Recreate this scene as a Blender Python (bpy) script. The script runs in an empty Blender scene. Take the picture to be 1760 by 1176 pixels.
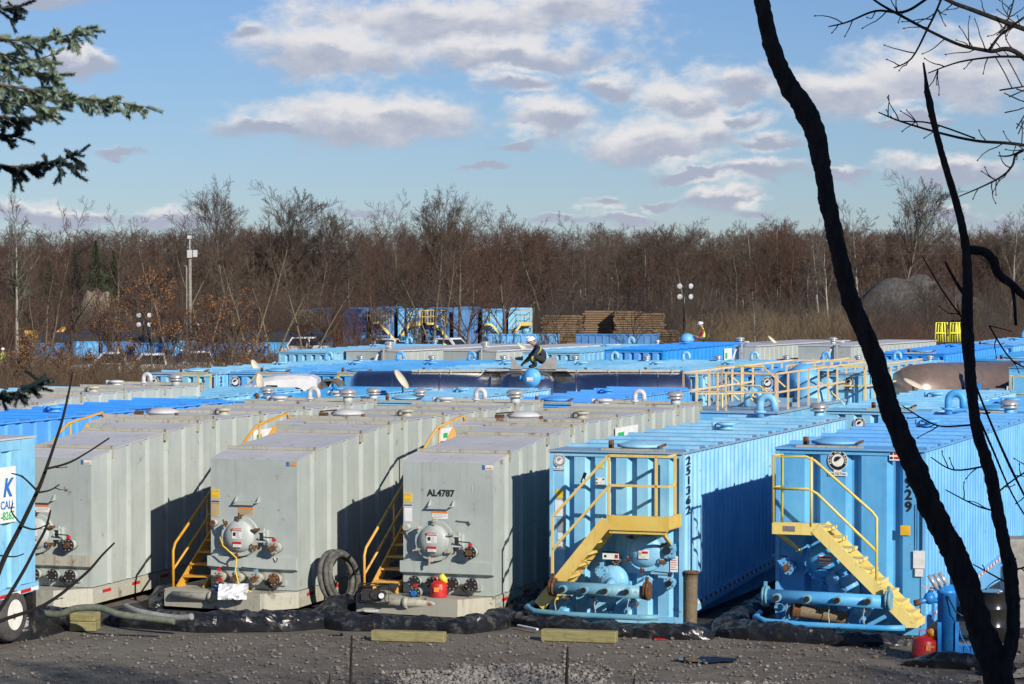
import bpy, math, random
import numpy as np
from mathutils import Vector, Matrix, noise as mnoise

# ------------------------------------------------------------------ camera, sky, sun, exposure
SC = bpy.context.scene
COL = SC.collection
CAM_H, HORIZON, FOCAL = 6.10, 480.0, 4600.0      # eye height (m); horizon row and focal length on a 1760 px wide frame
PITCH = math.atan((588 - HORIZON) / FOCAL)
cd = bpy.data.cameras.new('camera'); cam = bpy.data.objects.new('camera', cd); COL.objects.link(cam)
cd.sensor_width = 36; cd.lens = FOCAL / 1760 * 36
cd.clip_start = 0.3; cd.clip_end = 4000
cam.location = (0, 0, CAM_H); cam.rotation_euler = (math.pi / 2 - PITCH, 0, 0)
SC.camera = cam
SC.view_settings.view_transform = 'Standard'; SC.view_settings.look = 'None'
SC.view_settings.exposure = 0.30; SC.view_settings.gamma = 1
SC.view_settings.use_curve_mapping = False

AX = math.radians(20)                            # the tanks' long axis, turned right from the view direction
SUN_H = Vector((0.559, -0.829)); SUN_EL = math.radians(25)
sv = Vector((SUN_H.x * math.cos(SUN_EL), SUN_H.y * math.cos(SUN_EL), math.sin(SUN_EL)))
sl = bpy.data.lights.new('sun', 'SUN'); so = bpy.data.objects.new('sun', sl); COL.objects.link(so)
sl.energy = 4.6; sl.angle = math.radians(0.53); sl.color = (1.0, 0.93, 0.82)
so.rotation_euler = sv.to_track_quat('Z', 'Y').to_euler()

W = bpy.data.worlds.new('World'); SC.world = W; W.use_nodes = True

def build_world():
    nt = W.node_tree; N = nt.nodes; L = nt.links; N.clear()
    out = N.new('ShaderNodeOutputWorld')
    sky = N.new('ShaderNodeTexSky'); sky.sky_type = 'NISHITA'; sky.sun_disc = False
    sky.sun_elevation = SUN_EL; sky.sun_rotation = math.atan2(SUN_H.x, SUN_H.y)
    sky.altitude = 250; sky.air_density = 1.0; sky.dust_density = 0.1; sky.ozone_density = 4.0
    bg = N.new('ShaderNodeBackground'); bg.inputs[1].default_value = 0.075
    tn = N.new('ShaderNodeMix'); tn.data_type = 'RGBA'; tn.blend_type = 'MULTIPLY'; tn.inputs[0].default_value = 1.0
    tn.inputs[7].default_value = (0.65, 0.745, 0.985, 1); L.new(sky.outputs[0], tn.inputs[6]); L.new(tn.outputs[2], bg.inputs[0])
    # clouds: real directions on the far sky, u = x/y and v = z/y
    tc = N.new('ShaderNodeTexCoord'); sp = N.new('ShaderNodeSeparateXYZ'); L.new(tc.outputs['Generated'], sp.inputs[0])
    def m(op, a, b=None, c=None, clamp=False):
        n = N.new('ShaderNodeMath'); n.operation = op; n.use_clamp = clamp
        for i, x in enumerate((a, b, c)):
            if x is None: continue
            if isinstance(x, (int, float)): n.inputs[i].default_value = x
            else: L.new(x, n.inputs[i])
        return n.outputs[0]
    yy = m('MAXIMUM', sp.outputs[1], 0.02)
    u = m('DIVIDE', sp.outputs[0], yy); v = m('DIVIDE', sp.outputs[2], yy)
    cb = N.new('ShaderNodeCombineXYZ'); L.new(u, cb.inputs[0]); L.new(v, cb.inputs[1])
    blobs = [(760,38,330,58),(570,92,170,42),(880,98,220,36),(980,20,120,50),(440,60,60,24),
             (600,205,205,46),(700,198,130,44),(470,222,110,24),(955,205,92,34),(885,150,80,20),(1050,148,62,26),
             (1120,245,150,42),(1215,232,60,36),(1170,172,70,38),(1290,140,120,38),(1440,160,150,48),(1600,135,200,58),(1705,90,130,50),
             (1320,240,70,22),(1240,345,66,22),(1300,297,90,22),(1640,288,125,24),(150,110,56,22),(1625,366,66,16),
             (1140,352,44,12),(1030,350,44,14),(205,256,54,9),(90,372,130,20),(300,378,66,16),(825,295,48,7),(1070,380,80,14),(60,4,120,16),(1725,380,44,14),(890,245,60,12),(1180,300,70,14),(1250,205,90,20),(1420,290,60,14),(960,375,60,10),(1290,372,60,9),(640,372,50,8),(1560,215,70,16)]
    wn = N.new('ShaderNodeTexNoise'); wn.inputs['Scale'].default_value = 26; wn.inputs['Detail'].default_value = 5; wn.inputs['Roughness'].default_value = 0.6
    mp = N.new('ShaderNodeVectorMath'); mp.operation = 'MULTIPLY'; mp.inputs[1].default_value = (1, 1.7, 1); L.new(cb.outputs[0], mp.inputs[0])
    L.new(mp.outputs[0], wn.inputs['Vector'])
    fine = N.new('ShaderNodeTexNoise'); fine.inputs['Scale'].default_value = 95; fine.inputs['Detail'].default_value = 6; fine.inputs['Roughness'].default_value = 0.62
    L.new(mp.outputs[0], fine.inputs['Vector'])
    wa = N.new('ShaderNodeTexNoise'); wa.inputs['Scale'].default_value = 34; wa.inputs['Detail'].default_value = 5; wa.inputs['Roughness'].default_value = 0.6; L.new(mp.outputs[0], wa.inputs['Vector'])
    wv = N.new('ShaderNodeVectorMath'); wv.operation = 'MULTIPLY_ADD'; wv.inputs[1].default_value = (0.036, 0.020, 0); wv.inputs[2].default_value = (-0.018, -0.010, 0)
    L.new(wa.outputs['Color'], wv.inputs[0]); wq = N.new('ShaderNodeVectorMath'); wq.operation = 'ADD'; L.new(wv.outputs[0], wq.inputs[0]); L.new(cb.outputs[0], wq.inputs[1])
    def field(du, dv):
        q = N.new('ShaderNodeVectorMath'); q.operation = 'ADD'; q.inputs[1].default_value = (du, dv, 0); L.new(wq.outputs[0], q.inputs[0])
        cur = None
        for (x, y, rx, ry) in blobs:
            a, b = rx * 1.03 / FOCAL, ry * 1.06 / FOCAL; cu, cv = (x - 880) / FOCAL, (HORIZON - y) / FOCAL
            t = N.new('ShaderNodeVectorMath'); t.operation = 'MULTIPLY_ADD'
            t.inputs[1].default_value = (1 / a, 1 / b, 0); t.inputs[2].default_value = (-cu / a, -cv / b, 0)
            L.new(q.outputs[0], t.inputs[0])
            l = N.new('ShaderNodeVectorMath'); l.operation = 'LENGTH'; L.new(t.outputs[0], l.inputs[0])
            cur = l.outputs['Value'] if cur is None else m('SMOOTH_MIN', cur, l.outputs['Value'], 0.25)
        return cur
    r0 = field(0, 0); r1 = field(0.0012, -0.0042)
    nz = m('ADD', m('MULTIPLY', m('SUBTRACT', wn.outputs[0], 0.5), 1.6), m('MULTIPLY', m('SUBTRACT', fine.outputs[0], 0.5), 0.9))
    dens = m('ADD', m('SUBTRACT', 1.02, r0), nz)
    mr = N.new('ShaderNodeMapRange'); mr.interpolation_type = 'SMOOTHSTEP'; mr.inputs[1].default_value = -0.22; mr.inputs[2].default_value = 0.60
    mr.inputs[3].default_value = 0; mr.inputs[4].default_value = 0.93; L.new(dens, mr.inputs[0])
    # underside of a cloud turns grey: r grows downwards there
    under = m('SUBTRACT', r1, r0)
    sh = m('ADD', m('MULTIPLY', under, 2.3), m('ADD', m('MULTIPLY', m('SUBTRACT', 0.5, fine.outputs[0]), 1.6), m('MULTIPLY', m('SUBTRACT', 0.5, wn.outputs[0]), 1.2)))
    sh2 = N.new('ShaderNodeMapRange'); sh2.interpolation_type = 'SMOOTHSTEP'; sh2.inputs[1].default_value = -0.75; sh2.inputs[2].default_value = 1.35
    L.new(sh, sh2.inputs[0])
    cr = N.new('ShaderNodeMix'); cr.data_type = 'RGBA'; L.new(sh2.outputs[0], cr.inputs[0])
    cr.inputs[6].default_value = (0.66, 0.645, 0.65, 1); cr.inputs[7].default_value = (0.33, 0.36, 0.45, 1)
    cbg = N.new('ShaderNodeBackground'); L.new(cr.outputs[2], cbg.inputs[0]); cbg.inputs[1].default_value = 1.0
    front = m('GREATER_THAN', sp.outputs[1], 0.05)
    mk = m('MULTIPLY', mr.outputs[0], front)
    mx = N.new('ShaderNodeMixShader'); L.new(mk, mx.inputs[0]); L.new(bg.outputs[0], mx.inputs[1]); L.new(cbg.outputs[0], mx.inputs[2])
    L.new(mx.outputs[0], out.inputs[0])
build_world()

# ------------------------------------------------------------------ helpers
R = random.Random(7)
def P(px, Y, z=0.0):
    """World point at depth Y and height z seen in column px of the photograph."""
    d = Y * math.cos(PITCH) + (CAM_H - z) * math.sin(PITCH)
    return Vector(((px - 880) / FOCAL * d, Y, z))
LIFT = 0.15                                      # tank floors stand this much above the yard
def PL(px, Y, z=0.0): return P(px, Y, z + LIFT)
def PY(px, py, Y):
    """World point at depth Y seen at pixel (px, py)."""
    a = math.atan((py - 588) / FOCAL) + PITCH
    z = CAM_H - Y * math.tan(a)
    return P(px, Y, z)
def PG(px, py, z=0.0):
    """World point at height z seen at pixel (px, py)."""
    a = math.atan((py - 588) / FOCAL) + PITCH
    return P(px, (CAM_H - z) / math.tan(a), z)

def link(o, parent=None):
    COL.objects.link(o)
    if parent is not None: o.parent = parent
    return o
def tag(o, label=None, cat=None, group=None, kind=None):
    if label: o['label'] = label
    if cat: o['category'] = cat
    if group: o['group'] = group
    if kind: o['kind'] = kind
    return o
def empty(name, loc, rz=0, label=None, cat=None, group=None):
    o = bpy.data.objects.new(name, None); link(o); o.location = loc; o.rotation_euler = (0, 0, rz)
    o.empty_display_size = 0.2
    return tag(o, label, cat, group)
def copy_tree(o, parent=None):
    c = o.copy(); link(c, parent)
    for ch in list(o.children): copy_tree(ch, c)
    return c

class MB:
    def __init__(s): s.v = []; s.f = []; s.m = []; s.s = []
    def add(s, vs, fs, mat=0, smooth=False):
        b = len(s.v); s.v += [tuple(v) for v in vs]
        for f in fs: s.f.append([i + b for i in f]); s.m.append(mat); s.s.append(smooth)
    def box(s, x0, x1, y0, y1, z0, z1, mat=0):
        vs = [(x0,y0,z0),(x1,y0,z0),(x1,y1,z0),(x0,y1,z0),(x0,y0,z1),(x1,y0,z1),(x1,y1,z1),(x0,y1,z1)]
        s.add(vs, [(0,3,2,1),(4,5,6,7),(0,1,5,4),(1,2,6,5),(2,3,7,6),(3,0,4,7)], mat)
    def hexa(s, lo, hi, mat=0):
        s.add(list(lo) + list(hi), [(0,3,2,1),(4,5,6,7),(0,1,5,4),(1,2,6,5),(2,3,7,6),(3,0,4,7)], mat)
    def beam(s, p0, p1, w, h, mat=0, up=(0,0,1)):
        p0 = Vector(p0); p1 = Vector(p1); d = (p1 - p0).normalized(); u = Vector(up)
        x = d.cross(u)
        if x.length < 1e-3: x = d.cross(Vector((0,1,0)))
        x.normalize(); z = x.cross(d)
        q = [(-w/2,-h/2),(w/2,-h/2),(w/2,h/2),(-w/2,h/2)]
        s.hexa([p0 + x*a + z*b for a, b in q], [p1 + x*a + z*b for a, b in q], mat)
    def tube(s, pts, r, n=8, mat=0, cap=True, smooth=True, jit=None):
        pts = [Vector(p) for p in pts]; k = len(pts)
        rs = r if isinstance(r, (list, tuple)) else [r] * k
        vs = []; prev = None
        for i, p in enumerate(pts):
            d = (pts[min(i+1, k-1)] - pts[max(i-1, 0)]).normalized()
            if prev is None:
                x = d.cross(Vector((0,0,1)))
                if x.length < 0.05: x = d.cross(Vector((0,1,0)))
            else: x = prev - d * prev.dot(d)
            x.normalize(); y = d.cross(x); prev = x
            for j in range(n):
                a = 2 * math.pi * j / n
                rr = rs[i] * (1 if jit is None else jit(i, j))
                vs.append(p + (x * math.cos(a) + y * math.sin(a)) * rr)
        fs = [(i*n + j, i*n + (j+1) % n, (i+1)*n + (j+1) % n, (i+1)*n + j) for i in range(k-1) for j in range(n)]
        s.add(vs, fs, mat, smooth)
        if cap:
            b = len(s.v) - k * n
            s.f.append([b + j for j in range(n)][::-1]); s.m.append(mat); s.s.append(False)
            s.f.append([b + (k-1)*n + j for j in range(n)]); s.m.append(mat); s.s.append(False)
    def cyl(s, p0, p1, r, r1=None, n=16, mat=0, cap=True):
        s.tube([p0, p1], [r, r if r1 is None else r1], n, mat, cap)
    def lathe(s, prof, org=(0,0,0), axis=(0,0,1), n=20, mat=0, smooth=True, cap=True):
        org = Vector(org); a = Vector(axis).normalized()
        x = a.cross(Vector((0,0,1)));
        if x.length < 0.05: x = Vector((1,0,0))
        x.normalize(); y = a.cross(x); k = len(prof); vs = []
        for r, h in prof:
            for j in range(n):
                t = 2 * math.pi * j / n
                vs.append(org + a * h + (x * math.cos(t) + y * math.sin(t)) * r)
        fs = [(i*n + j, i*n + (j+1) % n, (i+1)*n + (j+1) % n, (i+1)*n + j) for i in range(k-1) for j in range(n)]
        s.add(vs, fs, mat, smooth)
        b = len(s.v) - k * n
        if cap and prof[0][0] > 1e-4: s.f.append([b + j for j in range(n)][::-1]); s.m.append(mat); s.s.append(False)
        if cap and prof[-1][0] > 1e-4: s.f.append([b + (k-1)*n + j for j in range(n)]); s.m.append(mat); s.s.append(False)
    def extr(s, poly, vec, mat=0):
        n = len(poly); vec = Vector(vec); a = [Vector(p) for p in poly]
        s.add(a + [p + vec for p in a], [tuple(range(n))[::-1], tuple(range(n, 2*n))] + [(i, (i+1) % n, n + (i+1) % n, n + i) for i in range(n)], mat)
    def corr(s, p0, d, nrm, prof, length, z0, z1, mat=0):
        """Corrugated wall: prof = list of (t, out) within one period; z0/z1 functions of distance."""
        p0 = Vector(p0); d = Vector(d); nrm = Vector(nrm); per = prof[-1][0]; pts = []; t = 0
        while t < length - 1e-6:
            for (a, o) in prof[:-1]:
                if t + a < length: pts.append((t + a, o))
            t += per
        pts.append((length, prof[-1][1]))
        vs = []
        for (a, o) in pts:
            q = p0 + d * a + nrm * o
            vs.append((q.x, q.y, z0(a))); vs.append((q.x, q.y, z1(a)))
        s.add(vs, [(2*i, 2*i+2, 2*i+3, 2*i+1) for i in range(len(pts)-1)], mat)
    def build(s, name, mats, parent=None, loc=None):
        me = bpy.data.meshes.new(name)
        me.from_pydata(s.v, [], s.f)
        if not isinstance(mats, (list, tuple)): mats = [mats]
        for mt in mats: me.materials.append(mt)
        me.polygons.foreach_set('material_index', s.m); me.polygons.foreach_set('use_smooth', s.s); me.update()
        o = bpy.data.objects.new(name, me); link(o, parent)
        if loc is not None: o.location = loc
        return o

def raw_mesh(name, V, F, mats, parent=None, smooth=False, midx=None):
    """numpy mesh of all-triangle or all-quad faces."""
    me = bpy.data.meshes.new(name); k = F.shape[1]
    me.vertices.add(len(V)); me.vertices.foreach_set('co', V.astype(np.float32).ravel())
    me.loops.add(F.size); me.loops.foreach_set('vertex_index', F.astype(np.int32).ravel())
    me.polygons.add(len(F)); me.polygons.foreach_set('loop_start', np.arange(0, F.size, k, dtype=np.int32))
    if not isinstance(mats, (list, tuple)): mats = [mats]
    for mt in mats: me.materials.append(mt)
    if midx is not None: me.polygons.foreach_set('material_index', midx.astype(np.int32))
    me.polygons.foreach_set('use_smooth', np.full(len(F), smooth))
    me.update(calc_edges=True); me.validate()
    o = bpy.data.objects.new(name, me); return link(o, parent)

def lettering(name, text, size, mat, parent, loc, rot, bold=0.0, sx=1.0, shear=0.0, align='CENTER'):
    c = bpy.data.curves.new(name, 'FONT'); c.body = text; c.size = size; c.align_x = align; c.align_y = 'CENTER'
    c.extrude = 0.0015; c.offset = bold; c.shear = shear; c.resolution_u = 3; c.space_line = 0.8
    t = bpy.data.objects.new(name + '_curve', c); COL.objects.link(t)
    bpy.context.view_layer.update()
    me = bpy.data.meshes.new_from_object(t.evaluated_get(bpy.context.evaluated_depsgraph_get()))
    bpy.data.objects.remove(t); me.name = name; me.materials.clear(); me.materials.append(mat)
    o = bpy.data.objects.new(name, me); link(o, parent); o.location = loc; o.rotation_euler = rot; o.scale = (sx, 1, 1)
    return o

# ------------------------------------------------------------------ materials
MATS = {}
def nmat(name):
    m = bpy.data.materials.new(name); m.use_nodes = True; nt = m.node_tree
    return m, nt, nt.nodes['Principled BSDF']
def _noise(nt, scale, detail=4, rough=0.55, vec=None):
    n = nt.nodes.new('ShaderNodeTexNoise'); n.inputs['Scale'].default_value = scale
    n.inputs['Detail'].default_value = detail; n.inputs['Roughness'].default_value = rough
    if vec is not None: nt.links.new(vec, n.inputs['Vector'])
    return n.outputs[0]
def _ramp(nt, src, a, b):
    n = nt.nodes.new('ShaderNodeMapRange'); n.interpolation_type = 'SMOOTHSTEP'
    n.inputs[1].default_value = a; n.inputs[2].default_value = b; nt.links.new(src, n.inputs[0]); return n.outputs[0]
def _mix(nt, fac, a, b, blend='MIX'):
    n = nt.nodes.new('ShaderNodeMix'); n.data_type = 'RGBA'; n.blend_type = blend
    for k, x in ((0, fac), (6, a), (7, b)):
        if isinstance(x, (int, float)): n.inputs[k].default_value = x
        elif isinstance(x, tuple): n.inputs[k].default_value = (*x[:3], 1)
        else: nt.links.new(x, n.inputs[k])
    return n.outputs[2]
def _mul(nt, a, b):
    n = nt.nodes.new('ShaderNodeMath'); n.operation = 'MULTIPLY'
    for i, x in enumerate((a, b)):
        if isinstance(x, (int, float)): n.inputs[i].default_value = x
        else: nt.links.new(x, n.inputs[i])
    return n.outputs[0]
def _coords(nt, scale=(1,1,1), jitter=True):
    tc = nt.nodes.new('ShaderNodeTexCoord'); mp = nt.nodes.new('ShaderNodeMapping'); mp.inputs['Scale'].default_value = scale
    nt.links.new(tc.outputs['Object'], mp.inputs[0])
    if jitter:
        oi = nt.nodes.new('ShaderNodeObjectInfo'); cx = nt.nodes.new('ShaderNodeCombineXYZ')
        nt.links.new(_mul(nt, oi.outputs['Random'], 40.0), cx.inputs[0]); nt.links.new(_mul(nt, oi.outputs['Random'], 17.0), cx.inputs[1])
        nt.links.new(cx.outputs[0], mp.inputs['Location'])
    return mp.outputs[0]
def _bump(nt, bs, h, strength, dist=0.02):
    b = nt.nodes.new('ShaderNodeBump'); b.inputs['Strength'].default_value = strength; b.inputs['Distance'].default_value = dist
    nt.links.new(h, b.inputs['Height']); nt.links.new(b.outputs[0], bs.inputs['Normal'])
def paint(name, base, fade=None, rust=0.35, rough=0.45, dirt=0.35, dirtcol=(0.10, 0.085, 0.06), metal=0.0):
    """Weathered paint: faded patches, vertical dirt streaks, rust spots and runs."""
    if name in MATS: return MATS[name]
    m, nt, bs = nmat(name); fade = fade or tuple(min(1, c * 1.18 + 0.02) for c in base)
    v = _coords(nt); st = _coords(nt, (9, 9, 0.55))
    c = _mix(nt, _ramp(nt, _noise(nt, 1.3, 5, 0.6, v), 0.3, 0.7), base, fade)
    c = _mix(nt, _mul(nt, _ramp(nt, _noise(nt, 1.0, 5, 0.65, st), 0.50, 0.80), dirt), c, dirtcol)
    c = _mix(nt, _mul(nt, _ramp(nt, _noise(nt, 9, 6, 0.7, v), 0.56, 0.75), dirt * 0.7), c, dirtcol)
    rm = _ramp(nt, _noise(nt, 3.1, 8, 0.72, v), 0.64 - 0.06 * rust, 0.70)
    rs = _ramp(nt, _noise(nt, 1.6, 6, 0.75, st), 0.66 - 0.04 * rust, 0.74)
    rc = _mix(nt, _noise(nt, 30, 3, 0.6, v), (0.22, 0.075, 0.02), (0.06, 0.022, 0.012))
    c = _mix(nt, _mul(nt, rm, min(1, rust * 1.6)), c, rc)
    c = _mix(nt, _mul(nt, rs, min(1, rust * 0.9)), c, (0.24, 0.11, 0.045))
    oi = nt.nodes.new('ShaderNodeObjectInfo'); hs = nt.nodes.new('ShaderNodeHueSaturation'); nt.links.new(c, hs.inputs['Color'])
    for key, lo, hi in (('Value', .94, 1.05), ('Saturation', .90, 1.03)):
        q = nt.nodes.new('ShaderNodeMapRange'); q.inputs[3].default_value = lo if key == 'Value' else hi; q.inputs[4].default_value = hi if key == 'Value' else lo; nt.links.new(oi.outputs['Random'], q.inputs[0]); nt.links.new(q.outputs[0], hs.inputs[key])
    c = hs.outputs[0]
    nt.links.new(c, bs.inputs['Base Color'])
    rr = nt.nodes.new('ShaderNodeMapRange'); rr.inputs[3].default_value = rough - 0.1; rr.inputs[4].default_value = rough + 0.2
    nt.links.new(_noise(nt, 4, 4, 0.6, v), rr.inputs[0]); nt.links.new(rr.outputs[0], bs.inputs['Roughness'])
    bs.inputs['Metallic'].default_value = metal
    _bump(nt, bs, _noise(nt, 2.2, 3, 0.5, v), 0.18, 0.03)
    MATS[name] = m; return m
def simple(name, a, b=None, scale=8, rough=0.6, metal=0.0, bump=0.0, bscale=None, lo=0.35, hi=0.65, stretch=(1,1,1)):
    if name in MATS: return MATS[name]
    m, nt, bs = nmat(name); b = b or tuple(c * 0.75 for c in a); v = _coords(nt, stretch)
    nt.links.new(_mix(nt, _ramp(nt, _noise(nt, scale, 6, 0.65, v), lo, hi), a, b), bs.inputs['Base Color'])
    bs.inputs['Roughness'].default_value = rough; bs.inputs['Metallic'].default_value = metal
    if bump: _bump(nt, bs, _noise(nt, bscale or scale * 2, 6, 0.6, v), bump, 0.02)
    MATS[name] = m; return m

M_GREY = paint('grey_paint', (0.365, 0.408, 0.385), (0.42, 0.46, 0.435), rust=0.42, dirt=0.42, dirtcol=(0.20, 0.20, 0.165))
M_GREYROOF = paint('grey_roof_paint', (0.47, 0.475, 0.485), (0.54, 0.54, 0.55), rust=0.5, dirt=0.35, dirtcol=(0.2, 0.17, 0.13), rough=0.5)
M_GREYRUST = paint('grey_rusty_paint', (0.37, 0.37, 0.30), (0.42, 0.40, 0.32), rust=1.4, dirt=0.8, dirtcol=(0.16, 0.12, 0.07))
M_YEL = paint('stair_yellow_paint', (0.66, 0.44, 0.075), (0.74, 0.54, 0.14), rust=0.5, dirt=0.3)
M_ORG = paint('stair_orange_paint', (0.62, 0.30, 0.03), (0.70, 0.38, 0.05), rust=0.9, dirt=0.4)
M_YEL2 = paint('pale_yellow_paint', (0.74, 0.55, 0.10), (0.78, 0.62, 0.18), rust=0.3, dirt=0.35)
M_PEACH = paint('faded_peach_paint', (0.70, 0.50, 0.28), (0.74, 0.58, 0.38), rust=0.45, dirt=0.3)
M_LYEL = paint('lemon_paint', (0.78, 0.72, 0.06), rust=0.1, dirt=0.1)
def blue(i):
    return [paint('sky_blue_paint', (0.14, 0.43, 0.68), (0.26, 0.56, 0.76), rust=0.5, dirt=0.42, dirtcol=(0.15, 0.23, 0.28)),
            paint('azure_paint', (0.06, 0.33, 0.68), (0.12, 0.42, 0.74), rust=0.3, dirt=0.35, dirtcol=(0.09, 0.18, 0.27)),
            paint('vivid_blue_paint', (0.018, 0.26, 0.74), (0.03, 0.32, 0.80), rust=0.04, dirt=0.08),
            paint('faded_blue_paint', (0.17, 0.44, 0.66), (0.26, 0.54, 0.74), rust=0.3, dirt=0.3),
            paint('dull_blue_paint', (0.028, 0.15, 0.40), (0.06, 0.23, 0.50), rust=0.5, dirt=0.6)][i]
def blueroof(i):
    return [paint('sky_blue_roof', (0.16, 0.36, 0.55), (0.33, 0.39, 0.45), rust=0.35, dirt=0.55, dirtcol=(0.22, 0.24, 0.27)),
            paint('azure_roof', (0.05, 0.30, 0.66), (0.09, 0.37, 0.70), rust=0.08, dirt=0.25, dirtcol=(0.2, 0.25, 0.35)),
            paint('vivid_blue_roof', (0.015, 0.27, 0.80), (0.03, 0.33, 0.85), rust=0.0, dirt=0.1),
            paint('faded_blue_roof', (0.16, 0.42, 0.62), (0.24, 0.50, 0.68), rust=0.12, dirt=0.3, dirtcol=(0.25, 0.3, 0.33)), paint('dull_blue_roof', (0.05, 0.20, 0.42), (0.10, 0.28, 0.5), rust=0.4, dirt=0.5)][i]
M_PIPE = paint('teal_pipe_paint', (0.10, 0.30, 0.42), (0.16, 0.38, 0.48), rust=0.95, dirt=0.5)
M_RUST = simple('rusty_steel', (0.20, 0.085, 0.03), (0.055, 0.028, 0.018), 14, 0.85, 0.2, 0.4)
M_BLACK = simple('black_rubber', (0.018, 0.018, 0.020), (0.035, 0.033, 0.032), 10, 0.5)
M_BLKPAINT = simple('black_paint', (0.012, 0.012, 0.014), (0.03, 0.03, 0.03), 6, 0.35)
M_FLANGE = simple('black_flange', (0.022, 0.022, 0.026), (0.045, 0.04, 0.035), 20, 0.5, 0.3)
M_BOLT = simple('pale_steel_bolt', (0.55, 0.54, 0.50), (0.35, 0.30, 0.25), 20, 0.4, 0.5)
M_CHROME = simple('chrome', (0.66, 0.65, 0.63), (0.50, 0.48, 0.46), 10, 0.26, 0.55)
M_STAIN = simple('stainless_steel', (0.60, 0.60, 0.63), (0.50, 0.50, 0.54), 3, 0.24, 1.0, 0.03)
M_WHITE = simple('white_sticker', (0.78, 0.78, 0.76), (0.68, 0.68, 0.66), 9, 0.5)
M_WPAINT = simple('white_vehicle_paint', (0.72, 0.72, 0.72), (0.62, 0.62, 0.62), 2, 0.25)
M_RED = simple('red_paint', (0.55, 0.025, 0.025), (0.42, 0.02, 0.02), 9, 0.4)
M_ORANGE = simple('orange_sticker', (0.70, 0.20, 0.03), (0.6, 0.24, 0.08), 9, 0.5)
M_YSTK = simple('yellow_sticker', (0.80, 0.52, 0.02), (0.72, 0.45, 0.03), 9, 0.5)
M_TAN = simple('yellowed_sticker', (0.48, 0.36, 0.20), (0.42, 0.30, 0.16), 9, 0.6)
M_GREEN = simple('green_sign', (0.02, 0.50, 0.14), None, 9, 0.5)
M_SIGNBLUE = simple('sign_blue', (0.02, 0.18, 0.55), None, 9, 0.5)
M_GLASS = simple('dark_glass', (0.02, 0.022, 0.026), (0.03, 0.03, 0.035), 2, 0.08)
M_TIRE = simple('tyre_rubber', (0.045, 0.043, 0.042), (0.08, 0.075, 0.07), 12, 0.85, 0, 0.3)
M_RIM = paint('white_rim_paint', (0.62, 0.60, 0.55), rust=0.7, dirt=0.5)
M_HOSE = simple('brown_ribbed_hose', (0.20, 0.155, 0.095), (0.12, 0.09, 0.06), 30, 0.8, 0, 0.3)
M_HOSEG = simple('muddy_black_hose', (0.05, 0.048, 0.043), (0.13, 0.125, 0.11), 9, 0.75, 0, 0.3)
M_HOSEGREEN = simple('dusty_green_hose', (0.15, 0.165, 0.12), (0.10, 0.11, 0.085), 9, 0.75, 0, 0.3)
M_CONC = simple('concrete', (0.30, 0.29, 0.27), (0.22, 0.21, 0.195), 9, 0.9, 0, 0.3)
M_LINER = simple('black_liner', (0.012, 0.013, 0.016), (0.13, 0.125, 0.115), 5, 0.28, 0, 0.4, 16, 0.52, 0.80)
M_LINER2 = simple('black_liner_floor', (0.010, 0.010, 0.012), (0.03, 0.028, 0.026), 2, 0.75, 0, 0.8, 5)
M_WHITEPL = simple('white_plastic', (0.72, 0.73, 0.74), (0.6, 0.61, 0.62), 6, 0.35, 0, 0.3)

def wood_mat(name, a, b):
    m, nt, bs = nmat(name); v = _coords(nt, (1, 12, 12)); v2 = _coords(nt)
    c = _mix(nt, _ramp(nt, _noise(nt, 2.5, 6, 0.7, v), 0.3, 0.7), a, b)
    c = _mix(nt, _mul(nt, _ramp(nt, _noise(nt, 7, 4, 0.6, v2), 0.5, 0.7), 0.4), c, (0.08, 0.07, 0.045))
    nt.links.new(c, bs.inputs['Base Color']); bs.inputs['Roughness'].default_value = 0.85
    _bump(nt, bs, _noise(nt, 4, 5, 0.7, v), 0.4, 0.02); return m
M_TIMBER = wood_mat('treated_timber', (0.30, 0.27, 0.12), (0.20, 0.175, 0.075))
M_MAT = wood_mat('weathered_mat_timber', (0.25, 0.165, 0.09), (0.12, 0.078, 0.045))
# ------------------------------------------------------------------ tank builders (local frame: x across from the left, y backwards, z up)
TAX = (math.cos(AX), -math.sin(AX)); TAY = (math.sin(AX), math.cos(AX))
def tank_origin(px, S, Wd):
    """px, S: column and scale (px per metre) of the front-right corner."""
    q = Vector(((px - 880) / S, FOCAL / S, LIFT))
    return q - Vector((TAX[0], TAX[1], 0)) * Wd
FR = (math.pi / 2, 0, 0)                                  # text on a front face
SR = (math.pi / 2, 0, math.pi / 2)                        # text on a right side face

def decal(parent, name, x, z, w, h, y, mat, strips=(), tilt=0.0):
    b = MB(); b.box(-w/2, w/2, -0.004, 0, -h/2, h/2, 0); ms = [mat]
    for (x0, x1, z0, z1, m2) in strips:
        ms.append(m2); b.box(-w/2 + x0*w, -w/2 + x1*w, -0.007, -0.004, -h/2 + z0*h, -h/2 + z1*h, len(ms) - 1)
    o = b.build(name, ms, parent, (x, y - 0.001, z)); o.rotation_euler = (0, tilt, 0); return o
def lines(n, z0, z1, mat, x0=0.08, x1=0.92):
    rr = random.Random(n * 7 + 1); out = []
    for i in range(n):
        zz = z0 + (z1 - z0) * (i + 0.5) / n
        out.append((x0, x1 - rr.random() * 0.25, zz - 0.018, zz + 0.018, mat))
    return out

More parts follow.
